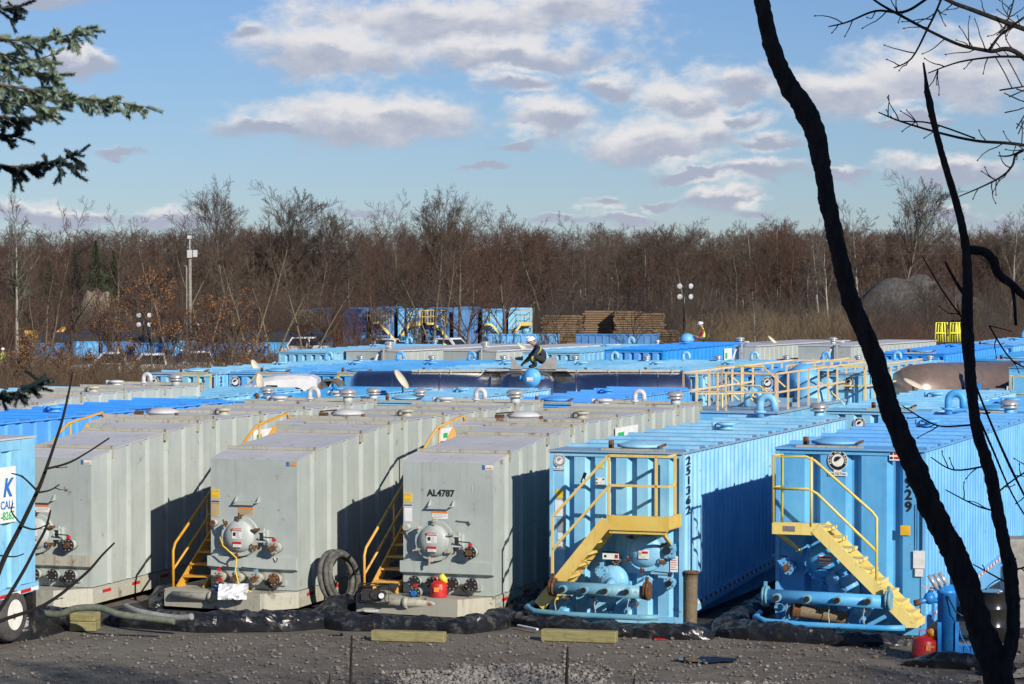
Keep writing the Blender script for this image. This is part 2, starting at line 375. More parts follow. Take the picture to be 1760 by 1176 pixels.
def manhole(parent, x, z, y, r, mat, mat2, bolts=6, shade_label=True):
    b = MB()
    b.lathe([(r*1.02, 0), (r*1.02, 0.10), (r*1.27, 0.10), (r*1.27, 0.135)], (x, y, z), (0, -1, 0), 28)
    b.lathe([(r*1.27, 0.142), (r*1.27, 0.175), (r*0.9, 0.175)], (x, y, z), (0, -1, 0), 32, 0, False)
    b.lathe([(r*1.02, 0.174), (r*0.99, 0.20), (r*0.90, 0.235), (r*0.72, 0.268), (r*0.45, 0.29), (r*0.2, 0.298), (0.0, 0.30)], (x, y, z), (0, -1, 0), 32)
    mh = b.build('manhole', [mat], parent)
    for k in range(bolts):
        a = math.radians(20 + 360 * k / bolts + (8 if k % 2 else 0)); cx = x + math.cos(a) * r * 1.24; cz = z + math.sin(a) * r * 1.24
        c = MB(); ang = a + R.uniform(-0.5, 0.5)
        dx, dz = math.cos(ang) * 0.075, math.sin(ang) * 0.075
        c.cyl((cx, y - 0.10, cz), (cx, y - 0.26, cz), 0.019, n=8)
        c.beam((cx - dx, y - 0.245, cz - dz), (cx + dx, y - 0.245, cz + dz), 0.022, 0.026)
        c.box(cx - 0.035, cx + 0.035, y - 0.20, y - 0.10, cz - 0.03, cz + 0.03)
        c.build('wing_bolt', [mat2], mh)
    c = MB()                                             # hinge on the right
    for dz in (-0.09, 0.09): c.beam((x + r*1.1, y - 0.16, z + dz), (x + r*1.75, y - 0.12, z + dz), 0.03, 0.03)
    c.cyl((x + r*1.6, y - 0.12, z - 0.15), (x + r*1.6, y - 0.12, z + 0.15), 0.02, n=8); c.box(x + r*1.5, x + r*1.75, y - 0.1, y, z - 0.12, z + 0.12)
    c.build('hinge', [mat], mh)
    return mh

def flange_valve(parent, x, z, y, r, mat, face, bolt, lever=None, out=0.22, hub=None, name='valve', n=8):
    b = MB(); b.cyl((x, y, z), (x, y - out, z), r * 0.82, n=18, mat=0)
    b.cyl((x, y - out - 0.002, z), (x, y - out - 0.04, z), r, n=22, mat=1)
    if hub is not None: b.cyl((x, y - out - 0.042, z), (x, y - out - 0.10, z), r * 0.5, n=14, mat=2)
    v = b.build(name, [mat, face, hub or face], parent)
    c = MB()
    for k in range(n):
        a = 2 * math.pi * (k + 0.5) / n; cx = x + math.cos(a) * r * 0.8; cz = z + math.sin(a) * r * 0.8
        c.cyl((cx, y - out - 0.04, cz), (cx, y - out - 0.062, cz), 0.012, n=6)
    c.build('rim_bolt', [bolt], v)
    if lever is not None:
        l = MB(); l.box(x - 0.03, x + 0.03, y - out - 0.03, y - out + 0.03, z + r, z + r + 0.055, 0)
        l.beam((x, y - out, z + r + 0.065), (x - 0.27, y - out - 0.04, z + r + 0.085), 0.035, 0.018, 1)
        l.build('lever', [lever, M_BLKPAINT], v)
    return v

def tape(parent, x, y0, y1, zfun, Wd, seg=0.30, h=0.05, gap=0.0, side=1):
    b = MB(); t = y0; k = 0
    while t < y1 - 0.05:
        e = min(t + seg, y1); z0, z1 = zfun(t), zfun(e)
        b.add([(x, t, z0), (x, e, z1), (x, e, z1 + h), (x, t, z0 + h)], [(0, 1, 2, 3)], k % 2); t = e + gap; k += 1
    return b.build('reflective_stripe', [M_RED, M_WHITE], parent)

def vent(parent, x, y, z, kind, mat, s=1.0):
    if kind == 'gooseneck':
        b = MB(); r = 0.085 * s; h = 0.30 * s; w = 0.16 * s
        pts = [(x, y, z), (x, y, z + h)] + [(x + w - w * math.cos(t), y, z + h + w * math.sin(t)) for t in [math.pi * i / 8 for i in range(1, 9)]] + [(x + 2*w, y, z + h - 0.16*s)]
        b.tube(pts, r, 12); b.cyl((x, y, z + 0.10*s), (x, y, z + 0.15*s), r * 1.6, n=14)
        return b.build('gooseneck_pipe', [mat], parent)
    if kind == 'chrome':
        b = MB(); b.cyl((x, y, z), (x, y, z + 0.13*s), 0.11*s, n=16, mat=1)
        b.lathe([(0.10*s, 0.13*s), (0.19*s, 0.15*s), (0.20*s, 0.18*s), (0.14*s, 0.19*s), (0.14*s, 0.215*s), (0.21*s, 0.22*s), (0.21*s, 0.25*s), (0.16*s, 0.30*s), (0.08*s, 0.325*s), (0, 0.33*s)], (x, y, z), n=20, mat=0)
        return b.build('pressure_vent', [M_CHROME, mat], parent)
    b = MB(); b.lathe([(0.17*s, 0), (0.17*s, 0.03), (0.12*s, 0.03), (0.12*s, 0.09), (0.20*s, 0.09), (0.20*s, 0.13), (0.06*s, 0.15), (0, 0.15)], (x, y, z), n=18)
    b.cyl((x - 0.26*s, y, z), (x - 0.26*s, y, z + 0.14*s), 0.05*s, n=10)
    return b.build('low_vent', [mat], parent)

def badge(parent, x, z, y, d, side=False, ghost=False):
    """Round hire-company badge: white disc, black ring with letters, dark bird-like blot, phone number plate."""
    b = MB(); rr = d / 2; yy = y
    ink = M_BLKPAINT if not ghost else simple('faded_ink', (0.28, 0.29, 0.30), None, 9)
    b.cyl((0, 0, 0), (0, -0.003, 0), rr, n=32, mat=0)
    b.lathe([(rr*0.62, 0.0045), (rr*0.94, 0.0045)], (0, 0, 0), (0, -1, 0), 32, 1, False, False)
    b.box(-rr*0.95, rr*0.95, -0.003, 0, -rr*1.52, -rr*1.15, 0); b.box(-rr*0.4, rr*0.4, -0.003, 0, -rr*1.2, -rr*0.9, 0)
    blot = [(-0.42, 0.02), (-0.30, 0.30), (0.0, 0.42), (0.38, 0.34), (0.20, 0.16), (0.06, 0.02), (-0.10, -0.08), (-0.34, -0.16)]
    b.extr([(px * rr, -0.0031, pz * rr) for px, pz in blot], (0, -0.0015, 0), 1)
    o = b.build('badge', [M_WHITE, ink], parent, (x, yy - 0.002, z))
    if side: o.rotation_euler = (0, 0, math.pi / 2)
    txt = 'RAIN FOR RENT'; n = len(txt)
    for i, ch in enumerate(txt):
        if ch == ' ': continue
        a = math.radians(200 - i * 220 / (n - 1)); q = rr * 0.78
        t = lettering('badge_letter', ch, d * 0.17, M_WHITE, o, (math.cos(a) * q, -0.0062, math.sin(a) * q), (math.pi / 2, 0, 0), 0.0006)
        t.rotation_euler = (math.pi / 2, -(a - math.pi / 2), 0)
    lettering('phone_number', '888.742.7246', d * 0.15, ink, o, (0, -0.005, -rr * 1.34), FR)
    return o

# --- grey tank -----------------------------------------------------------------------------------
GZ = [(0, 2.66), (0.75, 2.78), (2.9, 2.98), (5.0, 3.13), (13.6, 3.13)]
def gz(t):
    for (a, za), (b, zb) in zip(GZ, GZ[1:]):
        if t <= b: return za + (zb - za) * (t - a) / (b - a)
    return GZ[-1][1]
GW, GN, GL = 2.44, 0.70, 13.4
def grey_tank(px, S, label, variant, L=GL, front=True, loc=None):
    org = tank_origin(px, S, GW) if loc is None else loc
    t = empty('grey_storage_tank', org, -AX, label, 'storage tank', 'grey rental storage tanks')
    W_ = GW; gb = lambda a: 0.27 + 0.012 * a
    prof = [(0, 0), (0.58, 0), (0.61, -0.035), (0.67, -0.035), (0.70, 0.03), (0.745, 0.03), (0.76, 0)]
    b = MB()
    b.corr((W_, 0, 0), (0, 1, 0), (1, 0, 0), prof, L, gb, lambda a: gz(a) - 0.012)
    b.corr((0, 4.3, 0), (0, 1, 0), (-1, 0, 0), prof, L - 4.3, lambda a: gb(a + 4.3), lambda a: gz(a + 4.3) - 0.012)
    b.add([(GN, 0, 0.27), (GN, 4.3, 0.27), (GN, 4.3, gz(4.3) - 0.012), (GN, 2.9, gz(2.9) - 0.012), (GN, 0.75, gz(0.75) - 0.012), (GN, 0, gz(0) - 0.012)], [(0, 1, 2, 3, 4, 5)])
    b.add([(0, 4.3, 0.27), (GN, 4.3, 0.27), (GN, 4.3, gz(4.3) - .012), (0, 4.3, gz(4.3) - .012)], [(0, 1, 2, 3)])
    b.add([(0, L, .27), (W_, L, .27), (W_, L, gz(L) - .012), (0, L, gz(L) - .012)], [(3, 2, 1, 0)])
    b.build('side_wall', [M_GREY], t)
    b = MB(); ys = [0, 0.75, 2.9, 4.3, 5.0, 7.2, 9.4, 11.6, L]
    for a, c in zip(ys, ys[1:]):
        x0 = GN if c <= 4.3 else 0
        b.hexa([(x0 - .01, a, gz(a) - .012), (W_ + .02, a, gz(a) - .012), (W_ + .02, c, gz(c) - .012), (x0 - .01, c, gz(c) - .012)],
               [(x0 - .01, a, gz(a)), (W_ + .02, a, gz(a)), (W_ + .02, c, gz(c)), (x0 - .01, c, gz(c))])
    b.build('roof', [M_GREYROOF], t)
    for yy in ys[1:-1] + [L - 0.03]:
        b = MB(); x0 = GN if yy <= 4.3 else 0
        b.box(x0 - 0.02, W_ + 0.05, yy - 0.03, yy + 0.03, gz(yy) + 0.001, gz(yy) + 0.06)
        b.extr([(W_ + .051, yy - .03, gz(yy) + .06), (W_ + .051, yy - .03, gz(yy) - .16), (W_ + .003, yy - .03, gz(yy) - .16), (W_ + .003, yy - .03, gz(yy) + .06)], (0, 0.06, 0))
        b.build('roof_rib', [M_GREYRUST], t)
    b = MB(); b.box(GN, W_, -0.006, 0.0, 0.27, gz(0) - 0.014); b.build('front_panel', [M_GREY], t)
    b = MB(); b.extr([(GN - .03, -.007, .86), (GN - .03, -.10, .86), (GN - .03, -.10, .66), (GN - .03, -.007, .62)], (W_ - GN + .05, 0, 0)); b.build('front_ledge', [M_GREYRUST if variant == 1 else M_GREY], t)
    # skid: long beams and the chamfered nose plate
    b = MB()
    b.hexa([(-.05, -.42, -.06), (W_ - .45, -.62, -.06), (W_ + .05, -.05, -.04), (-.05, 1.2, -.04)], [(-.05, -.42, .26), (W_ - .45, -.62, .26), (W_ + .05, -.05, .26), (-.05, 1.2, .26)])
    b.hexa([(0, -.02, -.04), (W_ + .03, -.02, -.04), (W_ + .03, L, .18), (0, L, .18)], [(0, -.02, .255), (W_ + .03, -.02, .255), (W_ + .03, L, gb(L) - .008), (0, L, gb(L) - .008)])
    sk = b.build('skid', [M_GREYRUST], t)
    b = MB()
    for k in range(int(L / 1.15)):
        y = 0.35 + k * 1.15; z = 0.13 + 0.011 * y
        b.add([(W_ + .034, y, z), (W_ + .034, y + .32, z + .004), (W_ + .034, y + .32, z + .064), (W_ + .034, y, z + .06)], [(0, 1, 2, 3)], 0)
        b.add([(W_ + .034, y - .34, z), (W_ + .034, y - .01, z + .004), (W_ + .034, y - .01, z + .064), (W_ + .034, y - .34, z + .06)], [(0, 1, 2, 3)], 1)
    b.build('reflective_stripe', [M_RED, M_GREY], t)
    # rear roof fittings
    vent(t, 0.55, L - 1.2, gz(L), 'low', M_GREYROOF); vent(t, 1.15, L - 0.8, gz(L), 'gooseneck', M_GREYROOF, 0.66); vent(t, 2.1, L - 0.8, gz(L), 'chrome', M_GREY)
    # roof manway a third of the way back
    b = MB(); b.lathe([(0.30, 0.0), (0.30, 0.07), (0.34, 0.07), (0.34, 0.10), (0.26, 0.15), (0.12, 0.18), (0, 0.185)], (1.0, 5.6, gz(5.6)), n=24)
    mh = b.build('roof_manway', [M_GREYROOF], t)
    b = MB(); b.box(0.50, 0.66, 5.3, 5.42, gz(5.5), gz(5.5) + .11); b.beam((.5, 5.36, gz(5) + .13), (.9, 5.3, gz(5) + .17), .03, .03); b.cyl((1.5, 5.25, gz(5)), (1.5, 5.25, gz(5) + .10), .04, n=10); b.box(.3, 1.5, 5.05, 5.10, gz(5), gz(5) + .03)
    b.build('latch', [M_RUST], mh)
    vent(t, 1.9, 6.6, gz(6.6), 'low', M_GREYRUST, 0.8)
    if not front: return t
    # stairs in the left notch
    b = MB(); n = 13
    for sx in (0.06, 0.60): b.beam((sx, -0.08, 0.20), (sx, 4.2, gz(4.3) - 0.12), 0.03, 0.20)
    for i in range(n):
        y = 0.10 + i * 4.1 / n; z = 0.42 + i * (gz(4.3) - 0.55) / n
        b.box(0.075, 0.585, y - 0.02, y + 0.24, z, z + 0.035)
    st = b.build('stairs', [M_ORG], t)
    b = MB(); rz = lambda y: 1.02 + (y + 0.12) * 0.575
    b.tube([(-0.02, -0.12, 0.26), (-0.02, -0.12, .93), (-0.02, -0.04, 1.06), (-0.02, 3.2, rz(3.2)), (-0.02, 3.5, gz(4) + .01), (-0.02, 4.9, gz(5) + .10), (-.02, 4.95, gz(5) + .0)], 0.026, 8)
    b.tube([(-0.02, -0.12, 0.58), (-0.02, 2.3, rz(2.3) - .42)], 0.022, 8)
    for y in (1.3, 2.6, 3.6): b.tube([(-0.02, y, rz(y) - .8), (-0.02, y, min(rz(y), gz(4)))], 0.022, 8)
    b.build('handrail', [M_ORG if variant != 9 else M_YEL], t)
    # front fittings
    ex = lambda f: GN + f * (W_ - GN)
    b = MB()
    for xx in (ex(.30), ex(.56)): b.extr([(xx, -.006, 1.98), (xx, -.006, 1.86), (xx, -.12, 1.86)], (0.012, 0, 0))
    b.beam((ex(.30), -.11, 1.865), (ex(.565), -.11, 1.865), .03, .02); b.build('tool_rest', [M_GREY], t)
    mh = manhole(t, ex(.385), 1.25, -.006, .29, M_GREY, M_GREYRUST if variant == 3 else M_RUST)
    decal(mh, 'danger_label', ex(.385) + .0, 1.31, .20, .19, -.302, M_WHITE, [(0, 1, .72, 1, M_RED), (.06, .3, .76, .96, M_YSTK), (.12, .4, .25, .6, M_BLKPAINT)] + lines(5, .06, .66, simple('grey_ink', (.25, .25, .25)), .48, .95))
    lettering('danger_word', 'DANGER', .042, M_WHITE, mh, (ex(.385) + .03, -.316, 1.378), FR, .0008)
    decal(mh, 'danger_strip', ex(.39), 1.11, .17, .10, -.302, M_WHITE, [(0, 1, .55, 1, M_RED)] + lines(2, .05, .5, simple('grey_ink', (.25, .25, .25))))
    decal(t, 'warning_label', ex(.41), 1.70, .30, .14, -.006, M_TAN if variant == 2 else M_WHITE, [(0, 1, .70, 1, M_ORANGE)] + lines(3, .08, .62, simple('grey_ink', (.25, .25, .25))))
    decal(t, 'yellow_notice', ex(.055), 2.0, .16, .17, -.006, M_YSTK, [(.1, .9, .75, .85, M_TAN), (.1, .8, .2, .3, M_TAN)])
    decal(t, 'paper_notice', ex(.055), 1.72, .15, .30, -.006, M_TAN if variant == 2 else M_WHITE, [(0, 1, .93, 1, M_BLKPAINT), (0, 1, .83, .87, simple('grey_ink', (.25, .25, .25)))])
    decal(t, 'maker_label', ex(.94), 2.58, .20, .08, -.006, M_TAN if variant == 2 else M_WHITE, [(0, .25, 0, 1, M_SIGNBLUE), (.3, .9, .2, .45, M_ORANGE)])
    b = MB(); b.cyl((ex(.06), 0, 1.47), (ex(.06), -.14, 1.47), .062, n=14, mat=0); b.cyl((ex(.06), -.141, 1.47), (ex(.06), -.165, 1.47), .055, n=14, mat=1); b.build('pipe_cap', [M_GREY, M_RUST if variant != 3 else M_GREYRUST], t)
    flange_valve(t, ex(.79), 1.06, -.006, .115, M_GREY, M_FLANGE if variant != 2 else M_GREYRUST, M_BOLT, M_RED, .20, M_RUST)
    outs = (.165, .365, .59, .80)
    for i, f in enumerate(outs):
        if variant == 2: flange_valve(t, ex(f), .49, -.006, .115, M_GREYRUST, M_RUST if i == 3 else M_GREYRUST, M_BOLT, [M_RED, M_PIPE, M_PIPE, None][i], .24, M_RUST, 'outlet')
        else: flange_valve(t, ex(f), .49, -.006, .115, M_GREY, M_FLANGE, M_BOLT, None, .17, None, 'outlet')
    flange_valve(t, ex(.24 if variant != 1 else .1), .33, -.3, .105, M_GREYRUST, M_FLANGE, M_BOLT, M_RED, .16, M_SIGNBLUE, 'drain_valve')
    b = MB(); b.box(ex(.62), ex(.88), -.05, -.007, .36, .46, 0)
    b.cyl((ex(.70), -.05, .41), (ex(.70), -.20, .41), .045, n=10, mat=1); b.cyl((ex(.82), -.05, .41), (ex(.82), -.16, .41), .04, n=10, mat=1)
    b.tube([(ex(.70), -.18, .41), (ex(.74), -.20, .34), (ex(.8), -.2, .30), (ex(.83), -.16, .38)], .022, 6, 1); b.build('sample_tap', [M_GREY, M_FLANGE], t)
    b = MB(); b.tube([(ex(.55), -.50, .17), (ex(.1), -.52, .15), (.15, -.48, .15)], .075, 12); b.cyl((ex(.12), -.52, .15), (ex(.17), -.52, .15), .10, n=14); b.build('nose_pipe', [M_GREYRUST], t)
    decal(t, 'skid_label', ex(.45), .16, .14, .08, -.56, M_RED, [(.1, .9, .4, .6, M_WHITE)])
    if variant == 3:
        lettering('tank_number', 'AL4787', .165, M_BLKPAINT, t, (ex(.42), -.010, 2.09), FR, .006, 1.0)
        lettering('chalk_lettering', '11', .19, simple('chalk', (.52, .54, .50)), t, (ex(.74), -.009, 2.17), FR, -.004)
        b = MB(); b.beam((ex(.61), -.03, 1.62), (ex(.78), -.03, 1.60), .03, .02); b.beam((ex(.74), -.05, 1.62), (ex(.77), -.05, 1.56), .02, .03); b.build('bracket', [M_GREY], t)
    if variant == 2:
        b = MB(); b.tube([(ex(.2), -.34, 1.24), (ex(.24), -.36, 1.08), (ex(.33), -.36, .96), (ex(.38), -.30, .86), (ex(.38), -.34, .62), (ex(.42), -.36, .40), (ex(.55), -.34, .26), (ex(.72), -.34, .20), (ex(.84), -.28, .19)], .013, 6); b.build('yellow_strap', [M_YSTK], t)
        b = MB(); pts = [(ex(.79) - .05 + .10 * i / 9, -.12, .90 - .10 * math.sin(math.pi * i / 9)) for i in range(10)]; b.tube(pts, .009, 5); b.build('chain', [M_BOLT], t)
    return t

# --- blue tank -------------------------------------------------------------------------------------
PROTO = {}
def blue_tank(loc, label, group, ci=0, L=13.0, Wd=2.44, zr=2.92, front='plain', floor_rise=0.02, roofc=None, rear=True, hatch=True, detail=1, vents=('gooseneck', 'chrome')):
    key = (ci, L, Wd, zr, front, floor_rise, roofc, rear, hatch, detail, vents)
    if key in PROTO:
        c = copy_tree(PROTO[key]); c.location = loc
        for k in ('label', 'group'): c[k] = dict(label=label, group=group)[k]
        return c
    t = empty('blue_storage_tank', loc, -AX, label, 'storage tank', group); PROTO[key] = t
    bm, rm = blue(ci), blueroof(ci if roofc is None else roofc)
    gb = lambda a: 0.16 + floor_rise * a
    # side walls: short container corrugation
    sp = [(0, 0), (0.11, 0), (0.15, -0.036), (0.24, -0.036), (0.28, 0)] if detail else [(0, 0), (0.3, 0), (0.36, -0.04), (0.54, -0.04), (0.6, 0)]
    b = MB()
    b.corr((Wd, 0.06, 0), (0, 1, 0), (1, 0, 0), sp, L - .12, gb, lambda a: zr - .05)
    b.corr((0, 0.06, 0), (0, 1, 0), (-1, 0, 0), sp, L - .12, gb, lambda a: zr - .05)
    b.add([(0, L - .02, .27), (Wd, L - .02, .27), (Wd, L - .02, zr - .05), (0, L - .02, zr - .05)], [(3, 2, 1, 0)])
    b.build('side_wall', [bm], t)
    b = MB()                                              # corner posts, rails
    for x0, x1 in ((-.02, .05), (Wd - .05, Wd + .02)):
        b.box(x0, x1, -.02, .058, -.14, zr - .03); b.box(x0, x1, L - .058, L, .3, zr - .03)
    b.hexa([(Wd - .03, .06, -.02), (Wd + .03, .06, -.02), (Wd + .03, L - .06, .06 + floor_rise * L), (Wd - .03, L - .06, .06 + floor_rise * L)],
           [(Wd - .03, .06, .19), (Wd + .03, .06, .19), (Wd + .03, L - .06, .19 + floor_rise * L), (Wd - .03, L - .06, .19 + floor_rise * L)])
    b.box(-.03, .03, .06, L - .06, .0, .24)
    b.box(.2, .5, .3, L - .5, -.14, .2); b.box(Wd - .5, Wd - .2, .3, L - .5, -.14, .2)
    b.build('frame', [bm], t)
    if detail: tape(t, Wd + .034, .4, L * .9, lambda a: .10 + floor_rise * a, Wd, .16, .05)
    # roof plates with raised cross bars
    b = MB(); b.box(-.03, Wd + .03, -.06, L + .02, zr - .045, zr - .012); b.build('roof', [rm], t)
    b = MB(); k = int(L / 1.22)
    for i in range(k + 1):
        y = 0.9 + i * 1.22
        if y < L - .3: b.extr([(.0, y, zr - .011), (.0, y + .12, zr - .011), (.0, y + .12, zr + .045), (.0, y, zr + .045)], (Wd + .02, 0, 0))
    for i in range(int(L / .61)): b.box(Wd - .02, Wd + .025, .3 + i * .61, .36 + i * .61, zr - .011, zr + .035)
    b.build('roof_rib', [bm], t)
    # front
    b = MB(); H0, H1 = -.02, zr - .05
    if L == 12 and front != 'stairs_right' or L == 12.01: fp = [(0, 0), (.5, 0), (.52, -.02), (.58, -.02), (.6, 0)]
    elif front == 'stairs_right': fp = [(0, 0), (0.44, 0), (0.53, -0.11), (0.64, -0.11), (0.72, 0)]
    else: fp = [(0, 0), (0.20, 0), (0.27, -0.09), (0.36, -0.09), (0.39, 0)]
    b.corr((.05, .0, 0), (1, 0, 0), (0, -1, 0), fp, Wd - .10, lambda a: H0, lambda a: H1)
    b.box(.0, Wd, -.018, .05, zr - .12, zr - .05); b.box(0, Wd, -.025, .3, -.13, .0)
    b.build('front_wall', [bm], t)
    if hatch:
        hx = 1.55 if front != 'stairs_right' else .95
        b = MB(); b.lathe([(.36, 0), (.36, .05), (.45, .05), (.45, .085), (.40, .10), (.25, .145), (0, .165)], (hx, .50, zr - .005), n=26)
        h = b.build('roof_hatch', [bm], t)
        b = MB(); b.box(hx - .62, hx + .55, .02, .10, zr - .01, zr + .03, 0); b.cyl((hx - .5, .25, zr), (hx - .5, .25, zr + .16), .05, n=8, mat=1)
        for a in (-1, 1): b.beam((hx + a * .42, .10, zr + .06), (hx + a * .50, .30, zr + .1), .04, .04, 1)
        b.build('hatch_clamp', [M_GREYRUST, M_RUST], h)
    if rear:
        xx = (.75, 2.0)
        for i, kind in enumerate(vents):
            if kind: vent(t, xx[i], L - 1.0 + .3 * i, zr, kind, bm, 1.0 if L == 12.8 else .72)
        vent(t, 1.3, L * .55, zr, 'low', bm)
    if front == 'stairs_left':
        y0 = -.78
        b = MB(); b.box(1.30, 2.42, y0, -.04, 1.60, 1.64); b.box(1.30, 2.42, y0 - .012, y0, 1.58, 1.84); b.box(2.42, 2.435, y0 - .012, -.04, 1.62, 1.84)
        b.box(1.34, 2.38, y0 + .02, y0 + .07, 1.52, 1.578); b.beam((2.3, y0 + .05, 1.55), (2.3, -.03, 1.2), .05, .05); b.build('platform', [M_YEL], t)
        b = MB()
        for yy in (y0, y0 + .62): b.beam((1.30, yy, 1.72), (.05, yy, .20), .22, .035, 0, (0, 1, 0))
        for i in range(7):
            f = (i + .6) / 7; x = 1.30 - 1.25 * f; z = 1.70 - 1.5 * f
            b.hexa([(x - .13, y0 + .02, z - .02), (x + .13, y0 + .02, z - .02), (x + .13, y0 + .60, z - .02), (x - .13, y0 + .60, z - .02)], [(x - .13, y0 + .02, z + .025), (x + .13, y0 + .02, z + .025), (x + .13, y0 + .60, z + .025), (x - .13, y0 + .60, z + .025)])
        b.build('stairs', [M_YEL], t)
        b = MB(); q = .019; T = 2.88; M_ = 2.36
        sq = lambda p0, p1: b.beam(p0, p1, .042, .042)
        sq((1.34, y0, 1.84), (1.34, y0, T)); sq((2.20, y0, 1.84), (2.20, y0, T)); sq((2.40, -.3, 1.84), (2.40, -.3, T)); sq((2.40, y0, T), (2.40, -.28, T)); sq((1.34, y0, T), (2.42, y0, T))
        sq((1.34, y0, M_), (2.42, y0, M_)); sq((2.40, y0, M_), (2.40, -.28, M_))
        sq((1.34, y0, T), (.30, y0, 1.78)); sq((1.34, y0, M_ - .02), (.30, y0, 1.20)); sq((.30, y0, .55), (.30, y0, 1.78))
        b.build('handrail', [M_YEL], t)
        manhole(t, 1.84, 1.18, -.03, .285, bm, M_RUST)
        b = MB(); b.box(1.35, 2.2, -.03, .02, .75, 1.56); b.build('manhole_plate', [bm], t)
        flange_valve(t, 2.24, 1.20, -.02, .14, bm, bm, M_BOLT, None, .18, M_BLKPAINT)
        flange_valve(t, 2.26, .62, -.02, .11, bm, bm, M_BOLT, M_FLANGE, .14, M_BLKPAINT)
        pipe_front(t, bm, Wd, .34, 2.06)
    elif front == 'stairs_right':
        y0 = -.80
        b = MB(); b.box(.12, .92, y0, -.04, 1.70, 1.74); b.box(.12, .92, y0 - .012, y0, 1.60, 1.80); b.beam((.2, y0 + .05, 1.62), (.45, -.1, 1.25), .06, .05); b.build('platform', [M_YEL2], t)
        b = MB()
        for yy in (y0 - .01, y0 + .62): b.beam((.88, yy, 1.72), (2.52, yy, .16), .20, .035, 0, (0, 1, 0))
        for i in range(9):
            f = (i + .35) / 9; x = .92 + 1.62 * f; z = 1.76 - 1.55 * f
            b.box(x - .13, x + .13, y0 + .01, y0 + .60, z - .02, z + .03)
        b.box(2.45, 2.62, y0 - .02, y0 + .7, .10, .22)
        b.build('stairs', [M_YEL2], t)
        b = MB(); T = 2.93; M_ = 2.38; r = .024
        b.tube([(.14, y0, 1.8), (.14, y0, T), (.72, y0, T), (.86, y0, T - .06), (1.86, y0, 2.02), (1.93, y0, 1.93), (1.93, y0, .62)], r, 8)
        b.tube([(.14, y0, M_), (.76, y0, M_), (.90, y0, M_ - .07), (1.93, y0, 1.36)], r, 8)
        b.tube([(.80, y0, 1.75), (.80, y0, T)], r, 8); b.tube([(.14, -.2, 1.74), (.14, -.2, T), (.14, y0, T)], r, 8); b.tube([(.14, -.2, M_), (.14, y0, M_)], r, 8)
        b.build('handrail', [M_YEL2], t)
        manhole(t, .92, 1.10, -.03, .30, bm, bm)
        flange_valve(t, .26, .98, -.02, .12, bm, bm, M_BOLT, bm, .25, M_RUST)
        pipe_front(t, bm, Wd)
    return t

def pipe_front(t, bm, Wd, xa=.02, xb=None):
    y = -.96; z = .56; xb = xb or Wd - .44
    b = MB(); b.cyl((xa, y, z), (xb, y, z - .03), .115, n=20, mat=0)
    p = b.build('header_pipe', [M_PIPE if bm.name.startswith('sky') else bm], t)
    for xx in (xa - .02, xb - .02):
        c = MB(); c.cyl((xx, y, z), (xx + .05, y, z), .155, n=20); c.cyl((xx + .055, y, z), (xx + .10, y, z), .165, n=20); c.beam((xx + .05, y, z + .15), (xx + .05, y, z + .24), .05, .06); c.build('pipe_flange', [M_RUST if bm.name.startswith('sky') else M_PIPE], p)
    for k in range(4):
        xx = xa + .27 + k * (xb - xa - .55) / 3
        c = MB(); c.cyl((xx, y - .08, z - .01), (xx, y - .20, z - .01), .072, n=16, mat=0); c.cyl((xx, y - .201, z - .01), (xx, y - .225, z - .01), .05, n=12, mat=1)
        c.beam((xx - .04, y - .235, z - .05), (xx + .04, y - .235, z + .03), .022, .022, 1); c.build('pipe_stub', [M_PIPE, M_FLANGE], p)
    b = MB()
    for k in range(4):
        xx = xa + .27 + k * (xb - xa - .55) / 3
        b.tube([(xx, y + .1, z), (xx, y + .35, z + .02), (xx + .05, -.35, z - .12 + .06 * k), (xx + .05, -.02, z - .12 + .06 * k)], .042, 10)
        b.cyl((xx + .05, -.10, z - .12 + .06 * k), (xx + .05, -.06, z - .12 + .06 * k), .085, n=14)
    b.tube([(xa + .3, -.55, .12), (xa + .3, -.55, .42), (xa + .9, -.55, .42), (xa + .9, -.3, .42)], .03, 8); b.build('feed_pipe', [bm], p)
    for (vx, vz, vy, lv) in ((xa + .12, .30, -.30, bm), (xa + .62, .27, -.42, M_FLANGE), (xa + 1.38, .28, -.38, bm), (xa + .95, .98, -.05, bm)):
        flange_valve(t, vx, vz, vy, .075, bm, M_RUST if bm.name.startswith('sky') and lv is bm else bm, M_BOLT, lv, .10, None, 'hand_valve')
    b = MB()
    for xx in (.42, 1.15, 1.75):
        pts = [(xx + .01 * math.sin(i), y - .02, z - .12 - i * .035) for i in range(10)]; b.tube(pts, .011, 5)
    b.build('chain', [M_GREYRUST], p)
    b = MB(); b.tube([(-.18, -.45, .20), (-.16, -.85, .17), (.1, -1.12, .14), (.8, -1.18, .12), (Wd - .4, -1.18, .12), (Wd - .1, -1.1, .13)], .05, 10)
    b.build('bumper_pipe', [M_PIPE if bm.name.startswith('sky') else bm], t)
    # lower pump housing with short pipe and braces
    b = MB(); b.lathe([(.23, 0), (.25, .10), (.28, .10), (.28, .15), (.18, .22), (0, .26)], (1.22, -.02, .62), (0, -1, 0), 22)
    b.tube([(1.22, -.2, .62), (1.25, -.45, .55), (1.3, -.55, .35), (1.3, -.5, .15)], .09, 12)
    b.beam((.5, -.1, .40), (.5, -.9, .15), .06, .06); b.beam((1.8, -.1, .45), (1.7, -.95, .18), .06, .06)
    b.cyl((1.5, -.25, .22), (1.5, -.62, .16), .12, n=14); b.build('pump_housing', [bm], t)
    flange_valve(t, 1.08, .80, -.25, .11, bm, bm, M_BOLT, bm, .12, None, 'hand_valve')

